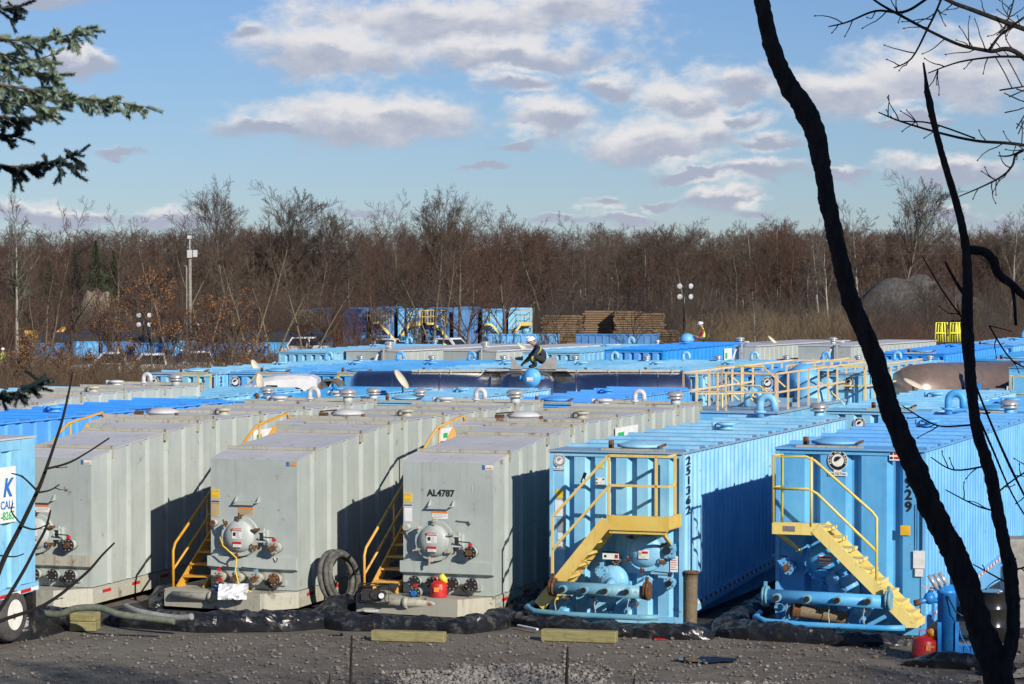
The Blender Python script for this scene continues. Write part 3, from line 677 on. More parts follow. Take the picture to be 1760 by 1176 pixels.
FL = Vector((TAX[0], TAX[1], 0)); BK = Vector((TAY[0], TAY[1], 0))
def at(px, Y, Wd=None):
    """Ground point in column px at depth Y (front-left corner); with Wd the point is the front-right corner."""
    q = P(px, Y, LIFT); q.x = (px - 880) / FOCAL * Y
    return q if Wd is None else q - FL * Wd

# ---- front row
t1 = grey_tank(156, 93.5, 'grey corrugated storage tank beside the blue trailer, its front left corner hidden', 1)
t2 = grey_tank(510, 94.5, 'grey corrugated storage tank with yellow strap and rusty outlets, hose coil leaning on it', 2)
t3 = grey_tank(848, 96.2, 'grey corrugated storage tank numbered AL4787 with red fuel can before it', 3)
T4 = blue_tank(tank_origin(1173, 98, 2.44), 'sky blue corrugated tank numbered 251362 with yellow stairs falling to the left', 'blue rental storage tanks', 0, 12.8, 2.44, 2.92, 'stairs_left', .04)
T5 = blue_tank(tank_origin(1590, 101, 2.58), 'azure blue tank with pale yellow stairs falling to the right, behind dark tree trunk', 'blue rental storage tanks', 1, 12.8, 2.58, 3.05, 'stairs_right', .045)
for i, ch in enumerate('251362'): lettering('stencil_digit', ch, .20, M_BLKPAINT, T4, (2.462, .36, 2.74 - i * .175), SR, .006, 1.9)
badge(T4, .17, 2.72, -.022, .23, ghost=True)
decal(T4, 'yellow_notice', .17, 2.12, .15, .16, -.004, M_YSTK); decal(T4, 'paper_notice', .18, 1.86, .20, .28, -.004, M_WHITE)
decal(T4, 'grey_notice', .20, 1.56, .14, .22, -.004, simple('grey_sticker', (.33, .35, .37))); decal(T4, 'paper_notice', .20, 1.36, .14, .11, -.004, M_WHITE, lines(3, .2, .9, M_GREY)); decal(T4, 'paper_notice', .20, 1.19, .14, .13, -.004, M_WHITE, lines(3, .2, .9, M_GREY))
decal(T4, 'yellow_patch', .92, 2.63, .15, .07, -.004, simple('lime_sticker', (.62, .66, .10))); decal(T4, 'notice_label', .93, 2.36, .17, .13, -.004, M_WHITE, [(.05, .2, .7, .9, M_BLKPAINT), (.05, .2, .2, .4, M_BLKPAINT), (.75, .95, .7, .9, M_BLKPAINT)])
decal(T4, 'black_sticker', .62, 2.42, .055, .19, -.004, M_BLKPAINT, [(.4, .8, .1, .4, M_WHITE)], tilt=.35)
decal(T4, 'danger_label', 1.84, 1.13, .19, .16, -.335, M_WHITE, [(.3, .9, .55, .8, M_RED), (.05, .25, .4, .7, M_TAN)] + lines(2, .1, .4, M_TAN))
decal(T4, 'red_notice', 2.30, .94, .14, .28, -.022, M_WHITE, lines(6, .1, .95, M_RED)); decal(T4, 'switch_box', 1.2, 1.06, .30, .11, -.24, M_WHITE, [(.1, .25, .3, .7, M_BLKPAINT), (.75, .95, .2, .8, M_RED)])
for i, ch in enumerate('929'): lettering('number_digit', ch, .24, M_BLKPAINT, T5, (2.31, -.012, 2.47 - i * .205), FR, .008)
badge(T5, 1.08, 2.83, -.022, .35)
decal(T5, 'yellow_notice', 2.26, 1.66, .17, .165, -.022, M_YSTK, [(.1, .9, .1, .9, simple('orange_yellow', (.80, .46, .02)))])
decal(T5, 'danger_label', .93, 1.13, .20, .17, -.335, M_WHITE, [(0, 1, .7, .9, M_RED), (0, 1, .35, .5, M_RED), (0, 1, .1, .2, M_RED)])
decal(T5, 'paper_notice', 1.42, .92, .20, .16, -.022, M_WHITE, lines(3, .1, .9, M_TAN)); decal(T5, 'hazard_label', 2.08, 2.93, .20, .16, -.022, M_WHITE, [(.05, .3, .6, .85, M_BLKPAINT), (.05, .3, .15, .4, M_BLKPAINT), (.4, 1, .6, .85, M_RED), (.4, 1, .15, .4, M_RED)])
decal(T5, 'grey_plate', .42, 1.70, .21, .09, -.815, simple('plate_grey', (.22, .2, .2)))
b = MB(); b.box(-.10, .10, -.012, 0, -.30, 0, 0); b.box(-.07, .07, -.010, 0, -.44, -.31, 0); b.tube([(-.04, -.005, .02), (-.04, -.005, .80), (.05, -.005, .86), (.05, -.005, .02)], .007, 5, 1); b.build('hanging_tag', [M_WHITEPL, M_BLKPAINT], T5, (2.50, -.03, 1.32))

# green and white placards on the right sides
def placard(t, y, z, w=1.5, h=.26):
    b = MB(); b.box(0, .02, 0, w, 0, h, 0); b.box(.021, .024, .12, .12 + w * .27, .06, h * .62, 1); b.build('placard', [M_WHITE, M_GREEN], t, (GW + .04, y, z))
placard(t3, 7.0, 2.66)
placard(t2, 1.0 + 6, 2.6, .9); placard(t1, 6.8, 2.55, .9)

# ---- tanks left of the front row, roofs seen over the grey ones
B = 'blue rental storage tanks'; GT = 'grey rental storage tanks'
def rr_at(px, S, Wd, L):
    """Origin from the rear-right corner seen in column px at scale S."""
    q = Vector(((px - 880) / S, FOCAL / S, LIFT)); return q - FL * Wd - BK * L
blue_tank(rr_at(400, 69.5, 2.44, 15), 'vivid blue tank with pocketed side behind the trailer end, left of the grey row', B, 2, 15, 2.44, 2.96, 'plain', hatch=False, detail=0, vents=('', ''))
blue_tank(rr_at(515, 60.5, 2.44, 16), 'faded blue flat roofed tank between the vivid blue roof and the grey ribbed roof', B, 3, 16, 2.44, 2.84, 'plain', hatch=False, detail=0, vents=('', ''))
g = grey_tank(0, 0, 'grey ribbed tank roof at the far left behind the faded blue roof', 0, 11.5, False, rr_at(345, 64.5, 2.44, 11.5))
blue_tank(rr_at(205, 62.5, 2.44, 10), 'faded blue tank roof outermost at the left, past the grey ribbed roof', B, 3, 10, 2.44, 2.95, 'plain', hatch=False, detail=0, vents=('', ''))

# ---- second row, behind the grey tanks
TA = blue_tank(rr_at(742, 57.2, 2.44, 9.5), 'azure tank roof behind the second grey tank, chrome vent near its front', B, 1, 9.5, 2.44, 2.70, 'plain', detail=1, roofc=3, vents=('', ''))
TB = blue_tank(rr_at(945, 57.6, 2.44, 9.5), 'pale blue striped tank roof with an open round blue lid at its rear', B, 3, 9.5, 2.44, 2.70, 'plain', detail=1, vents=('', ''))
TC = blue_tank(rr_at(1188, 58.2, 2.44, 10), 'vivid blue ribbed tank behind AL4787, left of the peach railings', B, 2, 10, 2.44, 2.72, 'plain', detail=1, roofc=1, vents=('', ''))
b = MB(); b.lathe([(.26, 0), (.28, .03), (.28, .07), (.26, .08), (.23, .15), (.15, .21), (0, .24)], (0, 0, 0), (0, -1, 0), 26); b.box(-.06, .06, -.05, 0, -.42, -.28); b.box(-.38, -.28, -.06, 0, -.05, .05); b.box(.28, .38, -.06, 0, -.05, .05)
lid = b.build('open_lid', [blue(1)], TB, (2.0, 9.2, 3.02))
decal(lid, 'lid_label', 0, -.05, .20, .13, -.235, M_WHITE, [(0, 1, .1, .3, M_TAN)])
# chrome vents near the fronts of the second row
vent(TA, 1.0, 1.0, 2.70, 'chrome', M_GREYROOF); vent(TA, 2.2, 3.0, 2.70, 'low', M_GREYROOF); vent(TB, .5, .6, 2.70, 'chrome', M_GREYROOF); vent(TB, 1.9, .5, 2.70, 'chrome', blue(2))
# light tank with badge right of centre, behind the front blue tank
TE = blue_tank(at(1600, FOCAL / 74.5, 2.44), 'sky blue tank with round badge, behind the front blue tanks', B, 0, 11.9, 2.44, 2.92, 'plain', detail=1, roofc=3, vents=('', ''))
badge(TE, .78, 2.58, -.03, .30)
TH = blue_tank(at(1772, FOCAL / 73, 2.44), 'azure tank at the right edge with a blue gooseneck pipe', B, 1, 8, 2.44, 2.80, 'plain', detail=0, vents=('', ''))

# ---- platform tank with peach railings
TD = empty('platform_tank', at(1172, 79.0), -AX, 'low blue tank deck ringed by peach railings, right of centre', 'platform tank')
b = MB(); dk = 2.02; b.box(0, 2.9, 0, 14, .2, dk); b.build('tank_body', [blue(0)], TD)
b = MB(); b.box(-.05, 2.95, -.05, 14.05, dk + .001, dk + .07); b.box(.2, 2.7, 3, 3.15, dk + .07, dk + .2); b.box(.2, 2.7, 6, 6.15, dk + .07, dk + .2); b.build('deck', [blueroof(0)], TD)
def rail_run(parent, pts, z, h=1.1, mat=M_PEACH, step=1.3, w=.055, name='guard_rail'):
    b = MB()
    for p, q in zip(pts, pts[1:]):
        p = Vector((*p, 0)); q = Vector((*q, 0)); n = max(1, round((q - p).length / step))
        for zz in (h, h * .5): b.beam(p + Vector((0, 0, z + zz)), q + Vector((0, 0, z + zz)), w, w)
        for i in range(n + 1): s = p.lerp(q, i / n); b.beam(s + Vector((0, 0, z)), s + Vector((0, 0, z + h + w / 2)), w, w)
    return b.build(name, [mat], parent)
rail_run(TD, [(.05, 0), (.05, 4.2), (.05, 13)], dk + .07); rail_run(TD, [(1.35, 0), (2.85, 0)], dk + .07)
rail_run(TD, [(2.85, 0.2), (2.85, 13)], dk + .07); rail_run(TD, [(.05, 13), (2.85, 13)], dk + .07)
rail_run(TD, [(.05, 0), (1.1, 0)], dk + .07)
b = MB(); b.lathe([(.55, 0), (.60, .05), (.60, .15), (.52, .35), (.3, .52), (0, .6)], (1.75, 8.0, dk + .62), (-.3, -1, .1), 26); b.build('round_lid', [blue(1)], TD)
b = MB(); b.lathe([(.55, 0), (.60, .05), (.60, .15), (.52, .35), (.3, .52), (0, .6)], (2.2, 7.2, dk + .1), (.2, -.3, .5), 26); b.build('manway_cover', [blue(0)], TD)
b = MB(); b.tube([(1.4, 2.2, dk + .1), (1.4, 2.2, dk + .45), (1.6, 2.2, dk + .6), (1.8, 2.2, dk + .45), (1.8, 2.2, dk + .1)], .1, 10); b.build('deck_pipe', [blue(0)], TD)
TG = empty('platform_tank', at(1352, 86.5), -AX, 'second low blue tank with peach railings and yellow ladder hoops, behind the first', 'platform tank')
b = MB(); b.box(0, 2.6, 0, 9, .2, 1.9); b.build('tank_body', [blue(1)], TG)
rail_run(TG, [(0, 0), (0, 9)], 1.9, 1.25); rail_run(TG, [(2.6, 0), (2.6, 9)], 1.9, 1.25); rail_run(TG, [(0.1, .3), (2.5, .3)], 1.9, 1.25, M_YEL)
for (px, Y, z, rot, lb) in ((1232, 84.5, 1.9, 0, 'yellow tube access rail behind the left peach railing'), (1196, 80.5, 1.2, .4, 'short bright yellow rail hoop beside the left peach railing')):
    o = empty('access_rail', PL(px, Y, z), -AX + rot, lb, 'guard rail')
    b = MB(); b.tube([(0, 0, 0), (0, 0, 1.3), (1.5, 0, 1.3), (2.3, 0, .6)], .028, 8); b.tube([(0, 0, .7), (1.4, 0, .7), (2.3, 0, 0)], .028, 8); b.tube([(.8, 0, 0), (.8, 0, 1.3)], .028, 8); b.box(-.05, .45, -.05, .6, -.12, .06); b.build('rail', [M_YEL], o)
# ------------------------------------------------------------------ ground, hills, gravel
def gh(x, y):
    z = 0.0
    if y < 26.5: z = 4.1 - .155 * y if y > -5 else 4.9
    if y > 150:
        z += 1.9 * math.exp(-((x - 22) / 14) ** 2 - ((y - 205) / 22) ** 2)
        z += 2.0 * math.exp(-((x - 44) / 14) ** 2 - ((y - 225) / 30) ** 2)
    if y > 300: z += min(11.0, (y - 300) * .055) + 1.6 * mnoise.noise(Vector((x * .012, y * .012, 2.2)))
    return z
def ground_mesh():
    ys = sorted(set([-60, -20, -5, 0, 5, 10, 20, 26.5] + [30 + i * 1.0 for i in range(21)] + [50 + 10 * i for i in range(40)] + [460, 520, 620, 800, 1200, 2500]))
    xs = sorted(set([-2500, -900, -500, -300, -200] + [-150 + 6 * i for i in range(51)] + [200, 300, 500, 900, 2500]))
    V = []; F = []; nx = len(xs)
    for y in ys:
        for x in xs:
            z = gh(x, y)
            if 27 < y < 50: z += .03 * mnoise.noise(Vector((x * .5, y * .8, 0)))
            V.append((x, y, z))
    F = [(j*nx + i, j*nx + i + 1, (j+1)*nx + i + 1, (j+1)*nx + i) for j in range(len(ys) - 1) for i in range(nx - 1)]
    m, nt, bs = nmat('yard_gravel_dirt'); v = _coords(nt, jitter=False)
    big = _noise(nt, .35, 5, .6, v); mid = _noise(nt, 2.4, 6, .7, v); fine = _noise(nt, 38, 8, .75, v)
    c = _mix(nt, _ramp(nt, big, .40, .62), (.100, .080, .060), (.155, .130, .102))
    c = _mix(nt, _ramp(nt, mid, .42, .70), c, (.19, .168, .142))
    c = _mix(nt, _mul(nt, _ramp(nt, fine, .50, .66), .65), c, (.25, .235, .21))
    c = _mix(nt, _mul(nt, _ramp(nt, fine, .50, .34), .7), c, (.05, .044, .038))
    # far off: leaf litter
    sp = nt.nodes.new('ShaderNodeSeparateXYZ'); nt.links.new(v, sp.inputs[0])
    far = _ramp(nt, sp.outputs[1], 95, 125)
    c = _mix(nt, far, c, _mix(nt, _ramp(nt, _noise(nt, .5, 7, .7, v), .35, .65), (.055, .034, .022), (.13, .088, .052)))
    nt.links.new(c, bs.inputs['Base Color'])
    wet = _ramp(nt, _noise(nt, .8, 5, .6, v), .66, .60)
    rr = nt.nodes.new('ShaderNodeMapRange'); rr.inputs[3].default_value = .25; rr.inputs[4].default_value = .92; nt.links.new(wet, rr.inputs[0]); nt.links.new(rr.outputs[0], bs.inputs['Roughness'])
    _bump(nt, bs, fine, .7, .03)
    b = MB(); b.add(V, F, 0, True); g = b.build('ground', [m]); tag(g, kind='structure')
ground_mesh()
# puddles in the wheel ruts
mw, nt, bs = nmat('puddle_water'); bs.inputs['Base Color'].default_value = (.035, .032, .028, 1); bs.inputs['Roughness'].default_value = .04
for (px, py, rx, ry) in ((1212, 1134, .50, .30), (1748, 1156, .6, .5)):
    c = PG(px, py, .03); b = MB(); n = 80; ww = lambda a: 1 + .45 * mnoise.noise(Vector((math.cos(a) * 1.3, math.sin(a) * 1.3, px))) + .10 * mnoise.noise(Vector((math.cos(a) * 5, math.sin(a) * 5, px)))
    b.add([(c.x + rx * math.cos(a) * ww(a), c.y + ry * math.sin(a) * ww(a), .034) for a in [2 * math.pi * i / n for i in range(n)]], [tuple(range(n))])
    tag(b.build('water', [mw]), kind='structure')

def stones(name, spots, n, size, mats, seed, label=None):
    rg = np.random.RandomState(seed)
    ico = np.array([(0, 0, 1), (.89, 0, .45), (.28, .85, .45), (-.72, .53, .45), (-.72, -.53, .45), (.28, -.85, .45), (.72, .53, -.45), (-.28, .85, -.45), (-.89, 0, -.45), (-.28, -.85, -.45), (.72, -.53, -.45), (0, 0, -1)])
    fi = np.array([(0,1,2),(0,2,3),(0,3,4),(0,4,5),(0,5,1),(1,6,2),(2,7,3),(3,8,4),(4,9,5),(5,10,1),(2,6,7),(3,7,8),(4,8,9),(5,9,10),(1,10,6),(6,11,7),(7,11,8),(8,11,9),(9,11,10),(10,11,6)])
    V = []; F = []; M_ = []
    for i in range(n):
        cx, cy = spots(rg); s = size[0] + (size[1] - size[0]) * rg.rand() ** 4
        v = ico * (1 + .45 * (rg.rand(12, 1) - .5)) * s * np.array([1, .6 + .6 * rg.rand(), .45 + .4 * rg.rand()])
        a = rg.rand() * 6.28; v = v @ np.array([[math.cos(a), -math.sin(a), 0], [math.sin(a), math.cos(a), 0], [0, 0, 1]])
        V.append(v + np.array([cx, cy, s * .3 + .012])); F.append(fi + 12 * i); M_.append(np.full(20, rg.randint(len(mats))))
    o = raw_mesh(name, np.vstack(V), np.vstack(F), mats, None, False, np.concatenate(M_)); tag(o, label, 'gravel' if label else None, None, 'stuff'); return o
SM = [simple('pale_stone', (.27, .25, .225), (.19, .175, .155), 20, .9), simple('grey_stone', (.19, .178, .165), (.12, .112, .103), 20, .9), simple('brown_stone', (.15, .125, .10), (.10, .083, .065), 20, .9)]
def sp_all(rg):
    Y = 39.3 + 6.4 * rg.rand() ** 1.2; return ((rg.rand() * 1800 - 20 - 880) / FOCAL * Y, Y)
def sp_light(rg):
    if rg.rand() < .62: px = 640 + 420 * rg.beta(2, 2); Y = 39.2 + 2.2 * rg.rand() ** 1.5 + (0 if px < 780 else rg.rand() * .9)
    elif rg.rand() < .5: px = 1000 + 350 * rg.rand(); Y = 39.2 + 1.0 * rg.rand()
    else: px = 1760 * rg.rand(); Y = 39.2 + .7 * rg.rand()
    return ((px - 880) / FOCAL * Y, Y)
stones('gravel', sp_all, 6500, (.008, .042), SM[1:] + SM[1:] + SM, 3, 'loose mixed gravel scattered over the muddy yard')
stones('gravel', sp_light, 5200, (.014, .05), SM[:1] + SM[:2], 4, 'pale crushed stone spread at the bottom middle of the yard')

# black liner sheet below the tanks and crumpled containment berms along the front
b = MB(); b.add([tuple(P(a, Y, .018)) for a, Y in ((-60, 46.0), (60, 46.4), (190, 47.0), (600, 47.2), (900, 46.8), (1280, 45.7), (1560, 45.2), (1900, 45.4), (1700, 63), (1000, 66), (400, 66), (-60, 62))], [tuple(range(10))])
tag(b.build('liner_sheet', [M_LINER2]), 'black liner sheet spread on the ground under the front tanks', 'liner')
def berm(pts, r, seed, label, n=22, hs=1.0):
    P3 = []
    for (px, py), (qx, qy) in zip(pts, pts[1:]):
        a = PG(px, py); c = PG(qx, qy); k = max(2, int((a - c).length / .055))
        P3 += [a.lerp(c, i / k) for i in range(k)]
    P3.append(PG(*pts[-1])); V = []; F = []; m_ = len(P3)
    for i, p in enumerate(P3):
        d = (P3[min(i + 3, m_ - 1)] - P3[max(i - 3, 0)]).normalized(); s = Vector((-d.y, d.x, 0))
        tip = min(1, i / 9, (m_ - 1 - i) / 9) ** .5 if m_ > 20 else 1; env = .75 + .35 * mnoise.noise(Vector((i * .03, seed, 0))) + .2 * mnoise.noise(Vector((i * .12, seed, 3)))
        crease = max(0, .5 - abs(math.sin(i * .055 + seed * 1.7)) * 4) * .5
        for j in range(n):
            t = j / (n - 1); a = math.pi * t
            w = r * 1.2 * (.2 + .8 * tip); q = p + s * (math.cos(a) * w) + Vector((0, 0, 1)) * (max(math.sin(a), 0) ** .6) * r * 1.65 * hs * (env - crease) * tip
            rg1 = 1 - 2.2 * abs(mnoise.noise(Vector((q.x * 2.6, q.y * 2.6 + q.z * 3, seed)))); rg2 = 1 - 2 * abs(mnoise.noise(Vector((q.x * 6.5 + q.z * 4, q.y * 6.5, seed + 9))))
            nz = (Vector((0, -.5, .8)) * (rg1 * .055 + rg2 * .03)) + mnoise.noise_vector(Vector((q.x * 3.2, q.y * 3.2, q.z * 6 + seed))) * .03
            q = q + nz * min(1, 4 * math.sin(a) + .15); q.z = max(q.z, .006); V.append(q)
    F = [(i*n + j, i*n + j + 1, (i+1)*n + j + 1, (i+1)*n + j) for i in range(m_ - 1) for j in range(n - 1)]
    b = MB(); b.add(V, F, 0, False)
    o = b.build('containment_berm', [M_LINER]); return tag(o, label, 'berm', 'black containment berms')
berm([(-40, 1103), (30, 1098), (80, 1085), (96, 1072)], 0.28, 1, 'black plastic berm by the trailer wheel, lower left')
berm([(180, 1072), (250, 1078), (350, 1084), (480, 1083), (545, 1078), (600, 1064)], 0.23, 2, 'black plastic berm before the tank with the yellow strap', hs=.95)
berm([(520, 1070), (600, 1082), (700, 1084), (760, 1085), (800, 1088), (850, 1080), (872, 1062)], 0.21, 3, 'black plastic berm before the tank numbered AL4787', hs=.95)
berm([(872, 1068), (930, 1078), (1010, 1088), (1130, 1094), (1230, 1098)], 0.28, 4, 'black plastic berm before the tank numbered 251362', hs=.56)
berm([(1225, 1090), (1300, 1096), (1400, 1102), (1480, 1107), (1560, 1108)], 0.31, 5, 'long black plastic berm before the tank with stairs falling right', hs=.56)
berm([(1552, 1144), (1620, 1147), (1690, 1150), (1750, 1152)], 0.17, 6, 'short muddy black berm below the blue filter vessel')
for k, (a, c) in enumerate((((1235, 1092), (1330, 1040)), ((872, 1062), (950, 1025)), ((550, 1070), (640, 1030)), ((265, 1050), (330, 1020)))):
    berm([a, c], .20, 10 + k, ['folded liner edge between the two blue tanks', 'folded liner edge between AL4787 and the blue tank', 'folded liner edge between the two right grey tanks', 'folded liner edge between the two left grey tanks'][k])

# ------------------------------------------------------------------ loose things in front
def beam_thing(a, c, w, h, label, rzt=0, mat=M_TIMBER):
    a = PG(*a); c = PG(*c); b = MB(); L_ = (c - a).length
    b.box(-L_/2, L_/2, -w/2, w/2, 0, h); o = b.build('timber_beam', [mat]); o.location = (a + c) / 2 + Vector((0, 0, .01))
    bv = o.modifiers.new('b', 'BEVEL'); bv.width = .012; bv.segments = 2
    o.rotation_euler = (0, 0, math.atan2(c.y - a.y, c.x - a.x) + rzt); return tag(o, label, 'timber beam', 'greenish timber beams')
beam_thing((640, 1101), (765, 1105), .20, .17, 'greenish timber beam lying before AL4787')
beam_thing((932, 1101), (1060, 1106), .20, .19, 'greenish timber beam lying before the tank numbered 251362')
beam_thing((125, 1083), (168, 1084), .38, .16, 'stubby timber block under the green grey hose', .1)
o = beam_thing((125, 1083), (168, 1084), .30, .15, 'upper stubby timber block carrying the green grey hose', -.06); o.location.z = .175
o = beam_thing((890, 1083), (924, 1090), .05, .04, 'thin pale plank lying by the berm between grey and blue tanks', 0, M_WHITEPL); o.location.z = .06

def fuel_can(loc, r, h, label, cone_mat, rz=0, closed=True):
    o = empty('fuel_can', loc, rz, label, 'fuel can', 'red safety fuel cans')
    b = MB(); b.lathe([(r * .98, 0), (r, .02), (r, h * .75), (r * .93, h * .82), (r * .5, h * .97), (.03, h)], n=26, axis=(0, 0, 1)); b.lathe([(r * 1.01, h * .36), (r * 1.03, h * .38), (r * 1.01, h * .40)], n=26); b.build('can_body', [M_RED], o)
    b = MB(); b.tube([(-r * .6, 0, h * .9), (-r * .55, 0, h * 1.25), (r * .1, 0, h * 1.28), (r * .3, 0, h * .95)], .011, 8); b.build('handle', [M_RED], o)
    b = MB(); b.cyl((r * .1, 0, h * .95), (r * .1, 0, h * 1.1), .03, n=12); b.build('cap', [M_RED], o)
    b = MB(); b.tube([(r * .0, -.02, h * 1.22), (r * .3, -.03, h * 1.22), (r * .75, -.03, h * 1.0), (r * .98, -.03, h * .84)], [.02, .075, .05, .016], 14); b.build('funnel', [cone_mat], o)
    b = MB(); b.box(-.09, -.0, -.002, 0, -.04, .04); l = b.build('can_label', [M_ORANGE], o, (.01, -r - .004, h * .48))
    lettering('can_word', 'GAS', .045, M_YSTK, o, (r * .1, -r - .01, h * .55), FR, .001, 1.2); return o
nose3 = t3.location
q = P(763, 45.8, 0.262); q.x = (763 - 880) / FOCAL * 45.8 + 0
q = nose3 + FL * 1.52 - BK * .34; q.z = .262 + LIFT
fuel_can(q, .15, .30, 'red fuel can with yellow funnel standing on the nose of AL4787', simple('yellow_plastic', (.80, .62, .05), (.70, .52, .05)))
fuel_can(PG(1586, 1133, .0) + Vector((0, -.1, .05)), .20, .34, 'red fuel can tilted beside the blue filter vessel', simple('red_yellow_plastic', (.6, .40, .02), (.5, .05, .02), 20), .5).rotation_euler = (0, .10, .3)

def hose(pts, r, name, label, mat, cat='hose', ribs=True):
    P3 = [PY(px, py, Y) for px, py, Y in pts]; out = []
    for i in range(len(P3) - 1):
        p0 = P3[max(i-1, 0)]; p1 = P3[i]; p2 = P3[i+1]; p3 = P3[min(i+2, len(P3)-1)]
        for k in range(10):
            t = k / 10; out.append(.5 * ((2*p1) + (p2 - p0)*t + (2*p0 - 5*p1 + 4*p2 - p3)*t*t + (3*p1 - p0 - 3*p2 + p3)*t**3))
    out.append(P3[-1]); b = MB(); b.tube(out, [r * (1 + (.03 if ribs and i % 2 else 0)) for i in range(len(out))], 14)
    return tag(b.build(name, [mat]), label, cat)
hose([(60, 1052, 45.8), (100, 1056, 45.6), (130, 1046, 45.5), (170, 1045, 45.4), (205, 1056, 45.2), (250, 1062, 45.1), (300, 1068, 45)], .058, 'suction_hose', 'green grey hose sagging over timber blocks at lower left', M_HOSEGREEN)
hose([(215, 1042, 46.5), (240, 1052, 46), (300, 1062, 45.6), (330, 1060, 45.4)], .055, 'suction_hose', 'pale dusty hose on the berm between the left grey tanks', simple('dusty_hose', (.30, .30, .28), (.22, .22, .2)))
# coiled hose leaning on the side of the second tank
o = empty('hose_coil', t2.location + FL * (GW + .34) + BK * .75 + Vector((0, 0, -.06)), -AX, 'muddy black hose coil leaning against the side of the yellow strap tank', 'hose coil')
b = MB()
for i in range(4):
    rr = .46 - .035 * (i % 2) ; pts = [(.10 + .055 * i - .09 * math.sin(a), rr * math.cos(a) + i * .015, .52 + rr * math.sin(a)) for a in [2 * math.pi * k / 40 for k in range(41)]]
    b.tube(pts, .052, 10)
b.build('coil', [M_HOSEG], o); o.rotation_euler[2] = -AX - .22
# upright ribbed suction hose
o = empty('ribbed_pipe', PG(1186, 1076), 0, 'upright brown ribbed pipe standing before the corner of the tank numbered 251362', 'pipe')
b = MB(); b.lathe([(.118 + (.006 if i % 2 else 0), .0 + i * .016) for i in range(50)] + [(.122, .80), (.122, .93), (.145, .935), (.145, .965), (.10, .966)], n=24); b.build('pipe', [M_HOSE], o)
b = MB(); b.lathe([(.146, .93), (.148, .968), (.10, .97), (.10, .6)], n=24); b.build('pipe_collar', [M_RUST], o); o.rotation_euler = (.02, .015, 0)
o = empty('ribbed_pipe', PG(1378, 1052, .30), .0, 'brown ribbed pipe lying across the bumper of the right blue tank', 'pipe'); o.location = T5.location + FL * .50 - BK * .98 + Vector((0, 0, .34))
b = MB(); b.lathe([(.112 + (.006 if i % 2 else 0), .14 + i * .016) for i in range(38)] + [(.11, .78), (.11, .95)], (0, 0, 0), (.985, .05, -.16), 22); b.build('pipe', [M_HOSE], o)
b = MB(); b.lathe([(.085, .05), (.13, .0), (.135, .03), (.12, .04), (.12, .14)], (0, 0, 0), (.985, .05, -.16), 22); b.build('pipe_collar', [M_RUST], o)
o = empty('plastic_wrap', t2.location + FL * 1.45 - BK * .62 + Vector((0, 0, .16)), 0, 'crumpled white plastic wrapped block on the nose of the yellow strap tank', 'plastic sheet')
b = MB(); n = 9
for i in range(n):
    for j in range(n):
        u, w = i / (n-1), j / (n-1); x = (u - .5) * .52; zz = .26 * w + .02 * mnoise.noise(Vector((u*6, w*6, 1))); y = -.20 + .22 * w * w + .10 * mnoise.noise(Vector((u*3, w*3, 5))) + .05 * mnoise.noise(Vector((u*9, w*9, 5)))
        b.v.append((x, y, zz))
b.f = [[i*n + j, (i+1)*n + j, (i+1)*n + j + 1, i*n + j + 1] for i in range(n-1) for j in range(n-1)]; b.m = [0]*len(b.f); b.s = [False]*len(b.f)
b.box(-.25, .25, .05, .28, .0, .24); b.build('wrap', [M_WHITEPL], o)
# small generator frame
o = empty('generator', t3.location + FL * .15 - BK * .80 + Vector((0, 0, .16)), -.05, 'small engine pump in a black tube frame before the orange steps of AL4787', 'pump')
b = MB(); f = .014
for y in (0, .32):
    b.tube([(0, y, 0), (0, y, .30), (.55, y, .30), (.55, y, 0), (0, y, 0)], f, 6)
for x, z in ((0, 0), (.55, 0), (0, .3), (.55, .3)): b.tube([(x, 0, z), (x, .32, z)], f, 6)
b.build('frame', [M_BLKPAINT], o)
b = MB(); b.box(.05, .26, .05, .27, .03, .20); b.cyl((.30, .02, .14), (.30, .25, .14), .09, n=16); b.cyl((.42, .02, .12), (.42, .2, .12), .07, n=14); b.box(.08, .24, .08, .25, .201, .27); b.build('engine', [M_FLANGE], o)
b = MB(); b.cyl((.42, -.02, .12), (.42, .02, .12), .05, n=12); b.build('pump_port', [M_WHITEPL], o)
# red and white litter
for (px, py, m, lb, s) in ((1134, 1101, M_RED, 'small red rag on the gravel before the middle berm', .10), (638 + 0, 1052, M_WHITEPL, 'white pipe scrap lying by the orange steps of AL4787', .12), (1512, 1082, M_WHITEPL, 'white scrap of plastic on the right berm', .07)):
    q = PG(px, py) if py > 1090 else PY(px, py, 44.6); b = MB()
    b.add([(q.x + s * (u - .5) * 2, q.y + .1 * v, q.z + .02 + .04 * mnoise.noise(Vector((u * 4, v * 4, px)))) for u in (0, .5, 1) for v in (0, 1, 2)], [(0, 3, 4, 1), (1, 4, 5, 2), (3, 6, 7, 4), (4, 7, 8, 5)])
    o = b.build('litter_scrap', [m]); o.modifiers.new('s', 'SOLIDIFY').thickness = .01; tag(o, lb, 'litter')

